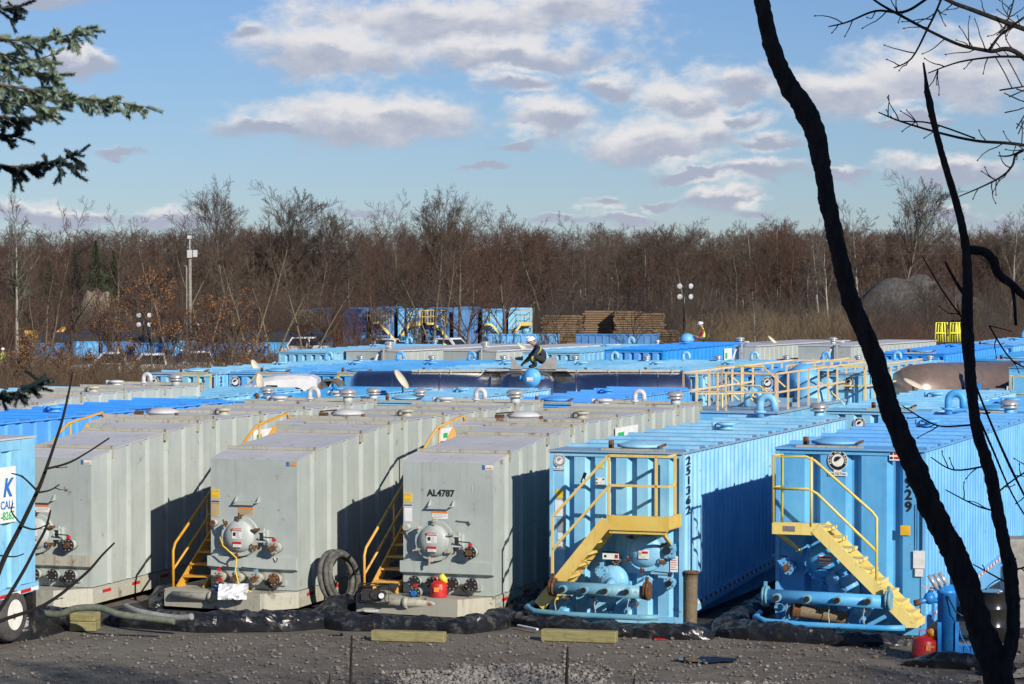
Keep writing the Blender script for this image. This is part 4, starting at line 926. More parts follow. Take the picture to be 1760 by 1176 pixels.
# ---- blue filter vessel, drum, crate at the lower right
q = PG(1627, 1134); o = empty('filter_vessel', q, 0, 'slim upright blue filter vessel with chrome manifold beside the leaning trunk', 'filter vessel')
bf = simple('filter_blue', (.02, .20, .58), (.03, .26, .66), 5, .35)
b = MB(); b.lathe([(.15, .10), (.15, 1.06), (.165, 1.07), (.165, 1.12), (.15, 1.125), (.10, 1.2), (0, 1.22)], n=26); b.build('vessel', [bf], o)
b = MB(); b.box(-.17, -.11, -.16, -.1, 0, .62); b.box(.11, .17, -.16, -.1, 0, .62); b.box(-.03, .03, .12, .18, 0, .5); b.cyl((0, 0, 0), (0, 0, .1), .08, n=14); b.build('leg', [bf], o)
b = MB(); b.lathe([(0, -.10), (.07, -.08), (.10, 0), (.07, .08), (0, .10)], (-.28, -.02, .99), (0, 0, 1), 18); b.tube([(-.15, 0, .95), (-.28, -.02, .97), (-.40, -.05, .95), (-.46, -.06, .93)], .045, 12); b.tube([(-.28, 0, 1.05), (-.24, 0, 1.14), (-.1, 0, 1.15)], .045, 10); b.box(-.24, -.2, -.02, .02, .66, .9); ar = b.build('inlet_arm', [bf], o)
b = MB(); b.cyl((-.44, -.06, .935), (-.53, -.07, .915), .05, n=14); b.build('nozzle', [M_RUST], ar)
b = MB()
for i in range(3): b.cyl((-.30 + i * .085, -.05, 1.36 + i * .02), (-.16 + i * .085, -.05, 1.14 + i * .02), .034, n=14)
b.beam((-.42, -.05, 1.20), (-.2, -.05, 1.17), .02, .02); b.beam((-.38, -.05, 1.16), (-.2, -.05, 1.12), .02, .02); b.build('manifold', [M_CHROME], o)
b = MB(); b.tube([(-.02, -.17, 1.05), (.1, -.25, .8), (.3, -.3, .68), (.34, -.3, .60)], .012, 6); b.build('black_cable', [M_BLKPAINT], o)
b = MB(); b.tube([(.16, -.1, .6), (.2, -.2, .4), (.3, -.3, .2), (.36, -.3, .12)], .010, 6); b.build('blue_cable', [bf], o)
o = empty('blue_grate', PG(1660, 1134), 0, 'low blue ribbed tray standing right of the filter vessel', 'tray')
b = MB(); b.corr((-.2, 0, 0), (1, 0, 0), (0, -1, 0), [(0, 0), (.05, 0), (.06, .02), (.1, .02), (.11, 0)], .44, lambda a: .02, lambda a: .22); b.box(-.2, .24, .01, .3, .02, .22); b.build('tray', [bf], o)
q = PG(1705, 1106); o = empty('steel_drum', q, 0, 'black steel drum with pale lid behind the two dark trunks', 'drum')
b = MB(); b.lathe([(.285, 0), (.285, .28), (.296, .295), (.285, .31), (.285, .58), (.296, .595), (.285, .61), (.285, .86), (.295, .87), (.295, .885), (.27, .885)], n=36); b.build('drum_body', [simple('glossy_black', (.012, .012, .013), (.02, .02, .02), 4, .22)], o)
b = MB(); b.cyl((0, 0, .868), (0, 0, .876), .268, n=32); b.cyl((.12, -.1, .877), (.12, -.1, .895), .035, n=10); b.build('drum_lid', [M_WHITEPL], o)
for k in range(3):
    for j in range(2):
        q = P(1768, 46.5 + j * .0, 0); b = MB(); b.box(-.35, 1.1, 0, .7, 0, .52); o = b.build('concrete_block', [M_CONC]); o.location = q + Vector((R.uniform(-.03, .03) + j * 1.5, R.uniform(-.03, .03), k * .525)); o.modifiers.new('b', 'BEVEL').width = .03
        tag(o, '%s weathered concrete block %s at the right edge behind the drum' % (['bottom', 'middle', 'top'][k], ['nearest the drum', 'further right'][j]), 'concrete block', 'stacked concrete blocks')

# ---- wheeled blue tank at the left edge
S0 = 101.5; rear = Vector(((57 - 880) / S0, FOCAL / S0, 0)); rear.z = 0; TW = empty('wheeled_tank', rear - FL * 2.44 - BK * 12, -AX, 'sky blue wheeled tank at the left edge with white sign and tyre', 'tank trailer')
b = MB(); L_ = 12.0; zt = 3.42; zb = lambda a: .55 + .035 * (a)
b.corr((2.44, 0, 0), (0, 1, 0), (1, 0, 0), [(0, 0), (.95, 0), (1.0, -.05), (1.2, -.05), (1.25, 0)], L_ - .45, zb, lambda a: zt - .18)
b.box(2.40, 2.46, L_ - .46, L_, zb(L_), zt - .01); b.box(2.36, 2.455, 0, L_ - .47, zt - .18, zt - .01)
b.add([(0, 0, zb(0)), (0, L_, zb(L_)), (0, L_, zt - .02), (0, 0, zt - .02)], [(0, 1, 2, 3)]); b.add([(0, L_ - .01, zb(L_)), (2.42, L_ - .01, zb(L_)), (2.42, L_ - .01, zt - .02), (0, L_ - .01, zt - .02)], [(3, 2, 1, 0)])
b.hexa([(2.38, 0, zb(0) - .18), (2.5, 0, zb(0) - .18), (2.5, L_ + .05, zb(L_) - .14), (2.38, L_ + .05, zb(L_) - .14)], [(2.38, 0, zb(0)), (2.5, 0, zb(0)), (2.5, L_ + .05, zb(L_)), (2.38, L_ + .05, zb(L_))]); b.build('tank_body', [blue(0)], TW)
b = MB(); b.box(-.02, 2.47, 0, L_ + .03, zt, zt + .03); b.build('roof', [M_GREYROOF], TW)
tape(TW, 2.505, 6, L_ + .02, lambda a: zb(a) - .13 + .003, 2.44, .34, .06)
vent(TW, 1.9, L_ - .75, zt + .03, 'low', M_GREYRUST)
for y in (L_ - .75, L_ - 2.0):
    b = MB(); b.lathe([(.26, -.02), (.40, .0), (.45, .04), (.46, .14), (.45, .24), (.38, .27), (.26, .26)], (2.50, y, .50), (-1, 0, 0), 36, 0, True, False); w = b.build('wheel', [M_TIRE], TW)
    b = MB(); b.lathe([(.27, -.01), (.25, .02), (.22, .10), (.14, .12), (.12, .04), (0, .03)], (2.49, y, .50), (-1, 0, 0), 30); rm = b.build('rim', [M_RIM], w)
    b = MB()
    for k in range(8): a = k * math.pi / 4; b.cyl((2.40, y + .17 * math.cos(a), .47 + .17 * math.sin(a)), (2.36 + .08, y + .17 * math.cos(a), .47 + .17 * math.sin(a)), .018, n=6)
    b.cyl((2.40, y, .47), (2.50, y, .47), .06, n=12); b.build('hub', [M_RUST], rm)
b = MB(); b.box(2.2, 2.5, L_ - .16, L_ - .13, .25, .92); b.box(2.2, 2.5, L_ - .15, L_ - .05, .35, .9); b.build('mud_flap', [M_BLKPAINT], TW)
b = MB(); b.box(2.462, 2.478, L_ - 4.5, L_ - .66, 2.05, 2.98); sg = b.build('sign_board', [M_WHITE], TW)
q = (math.pi / 2, 0, math.pi / 2)
lettering('sign_word', 'K', .42, M_SIGNBLUE, sg, (2.482, L_ - .94, 2.62), q, .014, 1.0, .25)
lettering('sign_word', ', CALL', .19, M_SIGNBLUE, sg, (2.482, L_ - .71, 2.34), q, .003, 1.0, 0, 'RIGHT')
lettering('sign_word', '-8265', .19, M_GREEN, sg, (2.482, L_ - .71, 2.16), q, .004, 1.0, 0, 'RIGHT')
# ------------------------------------------------------------------ rows further back
row3 = [(255, 0, 'first from the left in the third row, white badge on its corner'), (394, 1, 'second from the left in the third row, beside the white truck'),
        (533, 1, 'third from the left in the third row, left of the long steel tanker'), (672, 0, 'behind the left half of the steel tanker'),
        (811, 0, 'behind the crouching worker'), (950, 3, 'behind the right half of the steel tanker'), (1083, 0, 'at the right end of the steel tanker'),
        (1222, 1, 'behind the first peach railings'), (1361, 0, 'behind the second peach railings')]
for i, (px, ci, lb) in enumerate(row3):
    t = blue_tank(at(px, 87), 'blue tank, ' + lb, 'third row of blue tanks', ci, 13.5, 2.42, 2.92, 'stairs_left' if i < 6 else 'stairs_right')
    badge(t, .22 if i < 6 else 1.9, 2.62, -.025, .36)
    if i == 0:
        for j, ch in enumerate('2511'): lettering('stencil_digit', ch, .26, M_BLKPAINT, t, (2.46, .34, 2.70 - j * .25), SR, .006)
row4 = [(480, 110, 3, 'faded blue tank left of the grey ones in the fourth row'), (900, 110, 3, 'faded blue tank right behind the crouching worker'), (1040, 108, 2, 'vivid blue tank with white placard below the seated worker in red')]
for (px, Y, ci, lb) in row4:
    t = blue_tank(at(px, Y), lb, 'fourth row tanks', ci, 13, 2.44, 2.98 if px != 1040 else 3.12, 'plain', hatch=False, detail=0, vents=('', '') if px == 1040 else ('gooseneck', 'chrome'))
    if px == 1040:
        placard(t, 9.0, 2.45, 1.2, .5); TR = t
def grey_box(px, Y, lb, side=1.0):
    """Grey tank seen square on: tall plain end with a curved pipe, ribbed side."""
    t = empty('grey_storage_tank', at(px, Y), -AX - .12, lb, 'storage tank', 'grey fourth row tanks')
    b = MB(); b.box(0, 2.44, 0, .02, .2, 3.0); b.build('end_panel', [M_GREY], t)
    b = MB(); pr = [(0, 0), (.45, 0), (.48, -.04), (.54, -.04), (.57, 0)]
    b.corr((2.44, 0.02, 0), (0, 1, 0), (1, 0, 0), pr, 12, lambda a: .25, lambda a: 3.0); b.corr((0, .02, 0), (0, 1, 0), (-1, 0, 0), pr, 12, lambda a: .25, lambda a: 3.0)
    b.box(0, 2.44, 12.0, 12.03, .3, 3.0); b.build('side_wall', [M_GREY], t)
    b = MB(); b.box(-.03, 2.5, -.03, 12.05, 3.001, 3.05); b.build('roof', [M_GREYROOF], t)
    b = MB(); b.tube([(1.85, -.15, .1), (1.85, -.15, 3.12), (2.0, -.15, 3.2), (2.2, -.15, 3.2)], .045, 8); b.tube([(1.75, -.2, 1.0), (1.4, -.35, 2.2), (1.6, -.2, 2.9)], .05, 8); b.build('curved_pipe', [M_GREYROOF], t)
    b = MB(); b.cyl((.6, 0, 2.2), (.6, -.2, 2.2), .28, n=20); b.build('end_cap', [M_GREY], t)
    vent(t, .9, 2.0, 3.05, 'chrome', M_GREY); return t
gb1 = grey_box(595, 110, 'grey tank end with curved pipe, left one behind the long steel tanker')
grey_box(762, 110, 'grey tank end just left of the crouching worker')
grey_box(1210, 118, 'grey tank right of the seated worker in red')
grey_box(1372, 118, 'grey tank left of the leaning dark trunk in the fourth row')
placard(gb1, 4, 2.2, 2.2, .6)
for k, (px, Y, ci, lb) in enumerate([(1512, 100, 2, 'vivid blue tank with deep pockets between the two dark trunks'), (1640, 112, 1, 'azure tank carrying yellow folded rails near the right trunk'), (1668, 95, 1, 'tall azure tank side behind the brown tanker'), (1736, 84, 1, 'blue tank with pale yellow rail frame at the right edge')]):
    t = blue_tank(at(px, Y), lb, 'blue tanks at the right edge', ci, 14, 2.44, 3.2 if k != 2 else 3.1, 'stairs_right' if k == 3 else 'plain', detail=1 if k > 1 else 0, vents=('gooseneck', ''))
    if k == 2: badge(t, 1.2, 2.5, -.03, .3)

# folded yellow rails standing on a roof
for (px, n, lb) in ((1607, 3, 'single bundle of folded yellow rails on a blue roof'), (1632, 6, 'wider bundle of folded yellow rails on a blue roof')):
    q = PL(px, 117, 3.2); o = empty('folded_rails', q, 0, lb, 'guard rail', 'folded yellow roof rails')
    b = MB()
    for i in range(n):
        x = i * .13; b.tube([(x, i * .1, 0), (x + .05, i * .1, .85), (x + .30, i * .1, .85), (x + .34, i * .1, 0)], .035, 6); b.beam((x + .03, i * .1, .4), (x + .32, i * .1, .4), .05, .05)
    b.build('rail', [M_LYEL], o)

# ---- long stainless tanker lying across the aisle
TKY = 84.0
tk = empty('tanker_trailer', PL(604, TKY), 0, 'long stainless steel tanker trailer lying across the yard with a top walkway', 'tanker trailer')
Ltk = (1186 - 604) / FOCAL * TKY
b = MB(); zc, rt = 2.10, 0.98
b.lathe([(rt * .35, -.02), (rt * .8, .0), (rt, .22), (rt, Ltk * .44)], (0, 0, zc), (1, 0, 0), 48)
b.lathe([(rt, Ltk * .44 + .01), (rt * 1.06, Ltk * .47), (rt * 1.06, Ltk * .56), (rt, Ltk * .60)], (0, 0, zc), (1, 0, 0), 48)
b.lathe([(rt, Ltk * .60 + .01), (rt, Ltk - .22), (rt * .8, Ltk), (rt * .35, Ltk + .02)], (0, 0, zc), (1, 0, 0), 48)
brl = b.build('barrel', [M_STAIN], tk)
for f in (.12, .26, .41, .66, .78, .9):
    b = MB(); b.lathe([(rt + .004, Ltk * f), (rt + .012, Ltk * f + .005), (rt + .012, Ltk * f + .04), (rt + .004, Ltk * f + .045)], (0, 0, zc), (1, 0, 0), 48)
    b.build('band', [M_STAIN], brl)
b = MB(); zt = zc + rt
b.box(Ltk * .18, Ltk * .97, -.30, -.24, zt - .03, zt + .045); b.box(Ltk * .40, Ltk * .64, -.42, .5, zt + .0, zt + .06)
for i in range(9): b.box(Ltk * (.2 + .093 * i), Ltk * (.2 + .093 * i) + .05, -.33, -.2, zt - .05, zt + .055)
b.build('walkway', [simple('pale_aluminium', (.50, .48, .44), (.40, .38, .34), 6, .45, .4)], tk)
al = simple('dull_aluminium', (.36, .35, .33), (.28, .27, .25), 6, .5, .5)
b = MB(); x0 = (878 - 604) / FOCAL * TKY; x1 = (957 - 604) / FOCAL * TKY
b.extr([(x0, -.5, zt + .06), (x0, -.5, zt + .42), (x0 + .05, -.5, zt + .42), (x0 + .38, -.5, zt + .06)], (0, .05, 0)); b.box(x0, x0 + .03, -.45, .45, zt + .06, zt + .42)
b.extr([(x1, -.5, zt + .06), (x1, -.5, zt + .46), (x1 - .24, -.5, zt + .42), (x1 - .62, -.5, zt + .06)], (0, .05, 0)); b.box(x1 - .24, x1 - .21, -.45, .45, zt + .06, zt + .42)
b.build('spill_box', [al], tk)
b = MB()
for x in (1.0, 2.2, Ltk - 1.2): b.box(x - .06, x + .06, -.9, .9, .9, zc - rt * .6)
b.box(.2, Ltk - .2, -.5, -.38, .85, 1.0); b.box(.2, Ltk - .2, .38, .5, .85, 1.0); b.build('chassis', [M_BLKPAINT], tk)
for x in (1.1, 2.4, Ltk - 1.0):
    b = MB(); b.lathe([(.25, 0), (.48, .02), (.50, .1), (.48, .26), (.2, .28)], (x, -1.1, .5), (0, 1, 0), 24); b.build('wheel', [M_TIRE], tk)

# brown shiny tanker between the two dark trunks
bt = empty('tanker_trailer', PL(1548, 90), math.radians(35), 'brown glossy tanker barrel between the two dark trunks', 'tanker trailer')
mbr = simple('brown_metal', (.30, .22, .18), (.24, .175, .145), 3, .30, .45)
b = MB(); b.lathe([(.02, -.25), (.45, -.2), (.8, 0), (1.0, .5), (1.06, 1.4), (1.06, 5.2)], (0, 0, 2.05), (1, 0, 0), 44, 0); b.lathe([(1.07, 5.2), (1.07, 5.3), (.9, 5.4), (0, 5.45)], (0, 0, 2.05), (1, 0, 0), 44, 1)
b.build('barrel', [mbr, M_STAIN], bt)
b = MB(); b.box(.5, 5, -.5, .5, .8, 1.0); b.box(1.2, 1.35, -.8, .8, .9, 1.5); b.box(4.2, 4.35, -.8, .8, .9, 1.5); b.build('chassis', [M_BLKPAINT], bt)
for x in (1.2, 2.5):
    b = MB(); b.lathe([(.25, 0), (.48, .02), (.50, .1), (.48, .26), (.2, .28)], (x, -1.1, .5), (0, 1, 0), 24); b.build('wheel', [M_TIRE], bt)
b = MB(); b.tube([(1.9, -1.2, 1.6), (1.9, -1.2, 2.75), (2.0, -1.2, 2.9)], .09, 10); b.box(1.85, 2.4, -1.35, -1.15, 1.8, 2.45); b.build('pump_box', [M_SIGNBLUE], bt)
# two-post grey hopper stand beside it
o = empty('hopper_stand', PL(1706, 80), 0, 'grey steel hopper on two tall posts beside the right trunk', 'hopper stand')
b = MB(); b.beam((-.05, 0, 0), (-.05, 0, 2.2), .09, .09); b.beam((.12, 0, 0), (.12, 0, 2.2), .09, .09); b.beam((-.25, 0, 2.35), (-.05, 0, 2.18), .06, .06); b.beam((.12, 0, 2.18), (.40, 0, 2.45), .06, .06); b.beam((.4, 0, 2.42), (.44, 0, 2.75), .05, .05); b.build('post', [M_GREYROOF], o)
b = MB(); b.hexa([(-.2, -.2, 2.28), (.25, -.2, 2.28), (.25, .3, 2.28), (-.2, .3, 2.28)], [(-.15, -.25, 2.68), (.32, -.25, 2.68), (.32, .35, 2.68), (-.15, .35, 2.68)]); b.build('hopper', [al], o)

# white truck cab, only its hood and roof fairing above the tanks
tr = empty('truck_cab', PL(388, 83), 0, 'white truck cab with sloping nose parked before the third row, hose coil at its tail', 'truck')
pf = [(0, 2.55), (.9, 2.74), (1.15, 2.90), (1.6, 3.0), (2.2, 3.03), (2.7, 3.0), (2.9, 2.9), (2.95, 1.2), (0, 1.0)]
b = MB(); n = len(pf)
for i in range(6):
    pass
rows = []
for (y, k) in ((-1.0, .93), (-.75, .985), (0, 1.0), (.75, .985), (1.0, .93)):
    rows.append([(x, y, 1.0 + (z - 1.0) * k) for x, z in pf])
vs = [p for r_ in rows for p in r_]
b.add(vs, [(i*n + j, i*n + (j+1) % n, (i+1)*n + (j+1) % n, (i+1)*n + j) for i in range(4) for j in range(n)] + [tuple(range(n)), tuple(range(4*n, 5*n))[::-1]], 0)
b.build('cab_body', [M_WPAINT], tr)
b = MB(); b.cyl((2.25, -1.04, 2.30), (2.25, -.98, 2.30), .34, n=22); b.hexa([(1.2, -1.02, 2.2), (1.7, -1.02, 2.2), (1.7, -.98, 2.2), (1.2, -.98, 2.2)], [(1.35, -1.0, 2.7), (1.7, -1.0, 2.7), (1.7, -.9, 2.7), (1.35, -.9, 2.7)]); b.build('window', [M_GLASS], tr)
for x in (.7, 2.4):
    b = MB(); b.lathe([(.25, 0), (.48, .02), (.50, .1), (.48, .26), (.2, .28)], (x, -1.15, .5), (0, 1, 0), 24); b.build('wheel', [M_TIRE], tr)
o = empty('hose_coil', PL(566, 82.5, 0), 0, 'thick black hose coil standing behind the white truck', 'hose coil')
b = MB()
for i in range(5):
    pts = [(.38 * math.cos(a) * (1 - .04 * i) + i * .05, i * .07, 2.42 + .42 * math.sin(a)) for a in [2 * math.pi * k / 24 for k in range(25)]]; b.tube(pts, .045, 7)
b.box(-.4, .5, 0, .4, 0, 2.0, 1)
b.build('coil', [M_HOSEG, M_BLKPAINT], o)

# white oval lids standing open on roofs
for (px, py, Y, ang, lb) in ((690, 652, 76, 55, 'large cream oval lid standing open before the steel tanker'), (441, 633, 90, 60, 'small cream oval lid on the third row at the left'), (447, 661, 78, 84, 'thin cream lid lying edge-on over the faded blue roof'),
                             (770, 600, 118, 50, 'cream lid tilted on the grey tank left of the crouching worker'), (899, 597, 112, 35, 'cream lid just left of the white hard hat'), (1329, 586, 122, 42, 'thin cream lid on the grey tank right of the seated worker'), (1570, 660, 76, 25, 'thin cream bar-like lid before the brown tanker')):
    q = PY(px, py, Y); o = empty('open_lid', q, 0, lb, 'lid', 'cream lids standing open on roofs')
    b = MB(); b.lathe([(0, -.02), (.32, -.02), (.34, 0), (.30, .03), (0, .05)], (0, 0, 0), (math.sin(math.radians(ang)), -.20, math.cos(math.radians(ang))), 24, 0)
    b.build('lid', [simple('cream_paint', (.66, .60, .46), (.58, .5, .36), 5, .5)], o)
    b = MB(); b.beam((0, .1, -.05), (.05, .15, -.5), .04, .04); b.build('hinge_arm', [M_GREYRUST], o)

# ------------------------------------------------------------------ people
def skinned(joints, bones, mats, pick, name, parent):
    names = list(joints); me = bpy.data.meshes.new(name)
    me.from_pydata([joints[n][:3] for n in names], [(names.index(a), names.index(c)) for a, c, _ in bones], [])
    o = bpy.data.objects.new(name + '_frame', me); COL.objects.link(o)
    sk = o.modifiers.new('s', 'SKIN'); sk.use_smooth_shade = True; sk.branch_smoothing = .6
    for i, n in enumerate(names):
        r_ = joints[n][3]; d = me.skin_vertices[0].data[i]; d.radius = (r_, r_) if not isinstance(r_, tuple) else r_; d.use_root = (i == 0)
    sb = o.modifiers.new('b', 'SUBSURF'); sb.levels = 2; sb.render_levels = 2
    bpy.context.view_layer.update()
    m2 = bpy.data.meshes.new_from_object(o.evaluated_get(bpy.context.evaluated_depsgraph_get())); bpy.data.objects.remove(o)
    m2.name = name; m2.materials.clear()
    for mt in mats: m2.materials.append(mt)
    segs = [(Vector(joints[a][:3]), Vector(joints[c][:3]), k) for a, c, k in bones]
    for f in m2.polygons:
        c = f.center; best = (9, 0)
        for a, e, k in segs:
            ab = e - a; t = max(0, min(1, (c - a).dot(ab) / max(ab.length_squared, 1e-9))); d = (a + ab * t - c).length
            if d < best[0]: best = (d, k)
        k2 = pick(c) if pick else None
        f.material_index = best[1] if k2 is None else k2; f.use_smooth = True
    return link(bpy.data.objects.new(name, m2), parent)
M_SKIN = simple('skin', (.42, .24, .17), (.36, .19, .13), 9, .55)
M_NAVY = simple('navy_cloth', (.012, .016, .035), (.02, .025, .05), 12, .85)
M_DARKCL = simple('dark_trousers', (.014, .015, .022), (.025, .025, .03), 12, .85)
M_LIME = simple('lime_reflective', (.55, .68, .12), (.48, .60, .10), 12, .6)
M_JEAN = simple('blue_jeans', (.03, .06, .14), (.05, .09, .18), 12, .85)
M_REDCL = simple('red_cloth', (.42, .03, .03), (.34, .02, .03), 12, .8)
M_GLOVE = simple('green_glove', (.05, .07, .03), (.10, .14, .03), 12, .8)
M_HAT = simple('white_hat_plastic', (.78, .78, .76), (.72, .72, .70), 5, .35)
def person(loc, rz, J, mats, label, pick=None, hat_dir=(-1, 0, 0), group=None):
    """mats: 0 skin, 1 jacket, 2 trousers, 3 boots, 4 gloves, 5 band. J: joints; hands get five fingers each."""
    o = empty('person', loc, rz, label, 'person', group)
    J = dict(J); B_ = [('pelvis', 'waist', 2), ('waist', 'chest', 1), ('chest', 'neck', 1), ('neck', 'head', 0), ('head', 'crown', 0), ('head', 'nose', 0)]
    for s in 'lr':
        B_ += [('chest', 'shoulder_' + s, 1), ('shoulder_' + s, 'elbow_' + s, 1), ('elbow_' + s, 'wrist_' + s, 1), ('wrist_' + s, 'palm_' + s, 4),
               ('pelvis', 'hip_' + s, 2), ('hip_' + s, 'knee_' + s, 2), ('knee_' + s, 'ankle_' + s, 2), ('ankle_' + s, 'toe_' + s, 3)]
        w = Vector(J['wrist_' + s][:3]); e = Vector(J['elbow_' + s][:3]); d = (w - e).normalized(); sd = d.cross(Vector((0, 0, 1))).normalized(); dn = sd.cross(d) * (-1 if sd.cross(d).z > 0 else 1)
        p = w + d * .085; J['palm_' + s] = (*p, (.036, .02))
        for k, ln in enumerate((.07, .08, .075, .06)):
            q0 = p + sd * (.027 - .018 * k) + d * .02; q1 = q0 + d * ln * .5 + dn * .008; q2 = q1 + d * ln * .35 + dn * .03
            for nm, q, rr in (('f%d0' % k, q0, .0095), ('f%d1' % k, q1, .009), ('f%d2' % k, q2, .008)): J[nm + s] = (*q, rr)
            B_ += [('palm_' + s, 'f%d0' % k + s, 4), ('f%d0' % k + s, 'f%d1' % k + s, 4), ('f%d1' % k + s, 'f%d2' % k + s, 4)]
        q0 = w + d * .035 + sd * .035; q1 = q0 + sd * .025 + d * .035 + dn * .015
        J['t0' + s] = (*q0, .012); J['t1' + s] = (*q1, .010); B_ += [('wrist_' + s, 't0' + s, 4), ('t0' + s, 't1' + s, 4)]
    hd = Vector(J['head'][:3]); f = Vector(hat_dir).normalized(); J['nose'] = (*(hd + f * .105 + Vector((0, 0, -.01))), .014)
    skinned(J, B_, mats, pick, 'body', o)
    cr = Vector(J['crown'][:3]); up = (cr - hd).normalized(); top = cr + up * .005
    b = MB(); b.lathe([(.125, -.01), (.125, 0), (.118, .045), (.09, .09), (.05, .112), (0, .12)], top - up * .02, up, 22)
    b.extr([tuple(top - up * .02 + f * .08 + f.cross(up) * .10), tuple(top - up * .03 + f * .17 + f.cross(up) * .05), tuple(top - up * .03 + f * .17 - f.cross(up) * .05), tuple(top - up * .02 + f * .08 - f.cross(up) * .10)], tuple(up * .012))
    b.beam(top + up * .1 + f * .09 - up * .04, top + up * .105, .02, .02); b.build('hard_hat', [M_HAT], o)
    b = MB(); sidev = f.cross(up)
    for sgn in (-1, 1): b.beam(hd + f * .09 + sidev * .035 * sgn + up * .02 + sidev * -.018, hd + f * .09 + sidev * .035 * sgn + up * .02 + sidev * .018, .012, .014)
    b.build('safety_glasses', [M_GLASS], o)
    return o
def both(J):
    out = {}
    for k, v in J.items():
        if k.endswith('_'): out[k + 'l'] = (v[0], -v[1], *v[2:]); out[k + 'r'] = v
        else: out[k] = v
    return out
crouch = both({'pelvis': (.30, 0, .24, (.16, .13)), 'waist': (.27, 0, .38, (.20, .17)), 'chest': (.14, 0, .56, (.21, .17)), 'neck': (.0, 0, .68, .06), 'head': (-.08, 0, .74, (.085, .09)), 'crown': (-.11, 0, .81, .085),
    'shoulder_': (.08, .20, .58, .075), 'elbow_': (-.06, .26, .36, .055), 'wrist_': (-.24, .16, .20, .038), 'hip_': (.24, .12, .22, .105), 'knee_': (-.12, .17, .40, .08), 'ankle_': (.02, .13, .10, .055), 'toe_': (-.15, .13, .045, .045)})
def crouch_pick(c):
    if abs(c.x - .6 * (c.z - .42) - .06) < .028 and c.z > .42 and c.x > -.02: return 5
    if -.12 < c.x < -.075 and .22 < c.z < .36 and abs(c.y) > .14: return 5
    return None
person(PL(919, TKY - .1, zt + .06), 0.15, crouch, [M_SKIN, M_NAVY, M_DARKCL, M_BLKPAINT, M_GLOVE, M_LIME], 'person in dark jacket with lime bands and white hard hat crouching on the steel tanker', crouch_pick).scale = (1.2, 1.15, 1.12)
sit = both({'pelvis': (.10, 0, .12, (.15, .12)), 'waist': (.10, 0, .26, (.14, .11)), 'chest': (.07, 0, .46, (.16, .12)), 'neck': (.03, 0, .62, .055), 'head': (-.03, 0, .70, (.085, .09)), 'crown': (-.05, 0, .78, .085),
    'shoulder_': (.06, .19, .53, .065), 'elbow_': (.02, .25, .30, .05), 'wrist_': (-.18, .16, .20, .035), 'hip_': (.04, .11, .11, .095), 'knee_': (-.32, .16, .22, .07), 'ankle_': (-.52, .14, .07, .05), 'toe_': (-.64, .14, .10, .04)})
def vest(c):
    if c.z > .18 and abs(c.y) < .17 and c.z < .60: return 5
    return None
person(PL(1206, 120.5, 3.16), 0, sit, [M_SKIN, M_REDCL, M_JEAN, M_BLKPAINT, M_SKIN, M_LIME], 'person in red sleeves, lime vest and white hard hat sitting by a round blue lid', vest)
o = empty('round_lid', PL(1181, 120.5, 3.12), 0, 'round blue manway lid standing beside the seated person in red', 'lid')
b = MB(); b.lathe([(.30, 0), (.33, .04), (.33, .09), (.30, .2), (.2, .30), (.08, .34), (0, .35)], (0, 0, .05), (0, -.2, 1), 24); b.build('lid', [blue(1)], o)
stand = both({'pelvis': (0, 0, .98, (.16, .12)), 'waist': (0, 0, 1.12, (.15, .11)), 'chest': (0, 0, 1.34, (.17, .12)), 'neck': (0, 0, 1.52, .055), 'head': (0, 0, 1.62, (.085, .09)), 'crown': (0, 0, 1.70, .085),
    'shoulder_': (0, .20, 1.42, .065), 'elbow_': (.03, .27, 1.14, .05), 'wrist_': (-.03, .26, .90, .035), 'hip_': (0, .11, .94, .095), 'knee_': (-.02, .13, .52, .07), 'ankle_': (.02, .14, .10, .05), 'toe_': (-.12, .15, .05, .04)})
for (px, Y, z, lb) in ((340, 205, .75, 'distant person in lime vest standing among blue boxes behind bare stems'), (402, 205, .7, 'distant person in lime vest right of the other among the blue boxes'), (5, 170, -.2, 'distant person in lime vest at the left edge behind brush')):
    person(PL(px, Y, z), R.uniform(-.5, .5), stand, [M_SKIN, M_LIME, M_DARKCL, M_BLKPAINT, M_SKIN, M_LIME], lb)

# ------------------------------------------------------------------ far yard
names8 = ['leftmost of the far blue row, yellow caged platform on it', 'second of the far blue row', 'third of the far blue row', 'fourth of the far blue row', 'fifth of the far blue row', 'sixth of the far blue row', 'seventh of the far blue row', 'last of the far blue row, next to the timber mats']
for i, px in enumerate((520, 590, 638, 684, 732, 780, 829, 874)):
    q = at(px, 252 - i * .6)
    t = blue_tank(q, 'blue tank ' + names8[i], 'far row of blue tanks', [4, 4, 4, 1, 4, 4, 1, 0][i], 12, 2.44, 2.95, ['stairs_right', 'plain', 'stairs_right', 'stairs_left'][i % 4] if i < 7 else 'stairs_left', detail=0, hatch=False, vents=('', ''), rear=False)
    for ch in t.children:
        if ch.name.startswith('front_wall'): pass
    t.rotation_euler[2] = .02 - .02 * (i % 3); t.scale = (.90, 1, 1.04 + .03 * ((i * 7) % 3))
    if i == 0: rail_run(t, [(-.6, -.8), (2.2, -.8), (2.2, 1.5)], 1.75, 1.1, M_YEL, .28, .05)
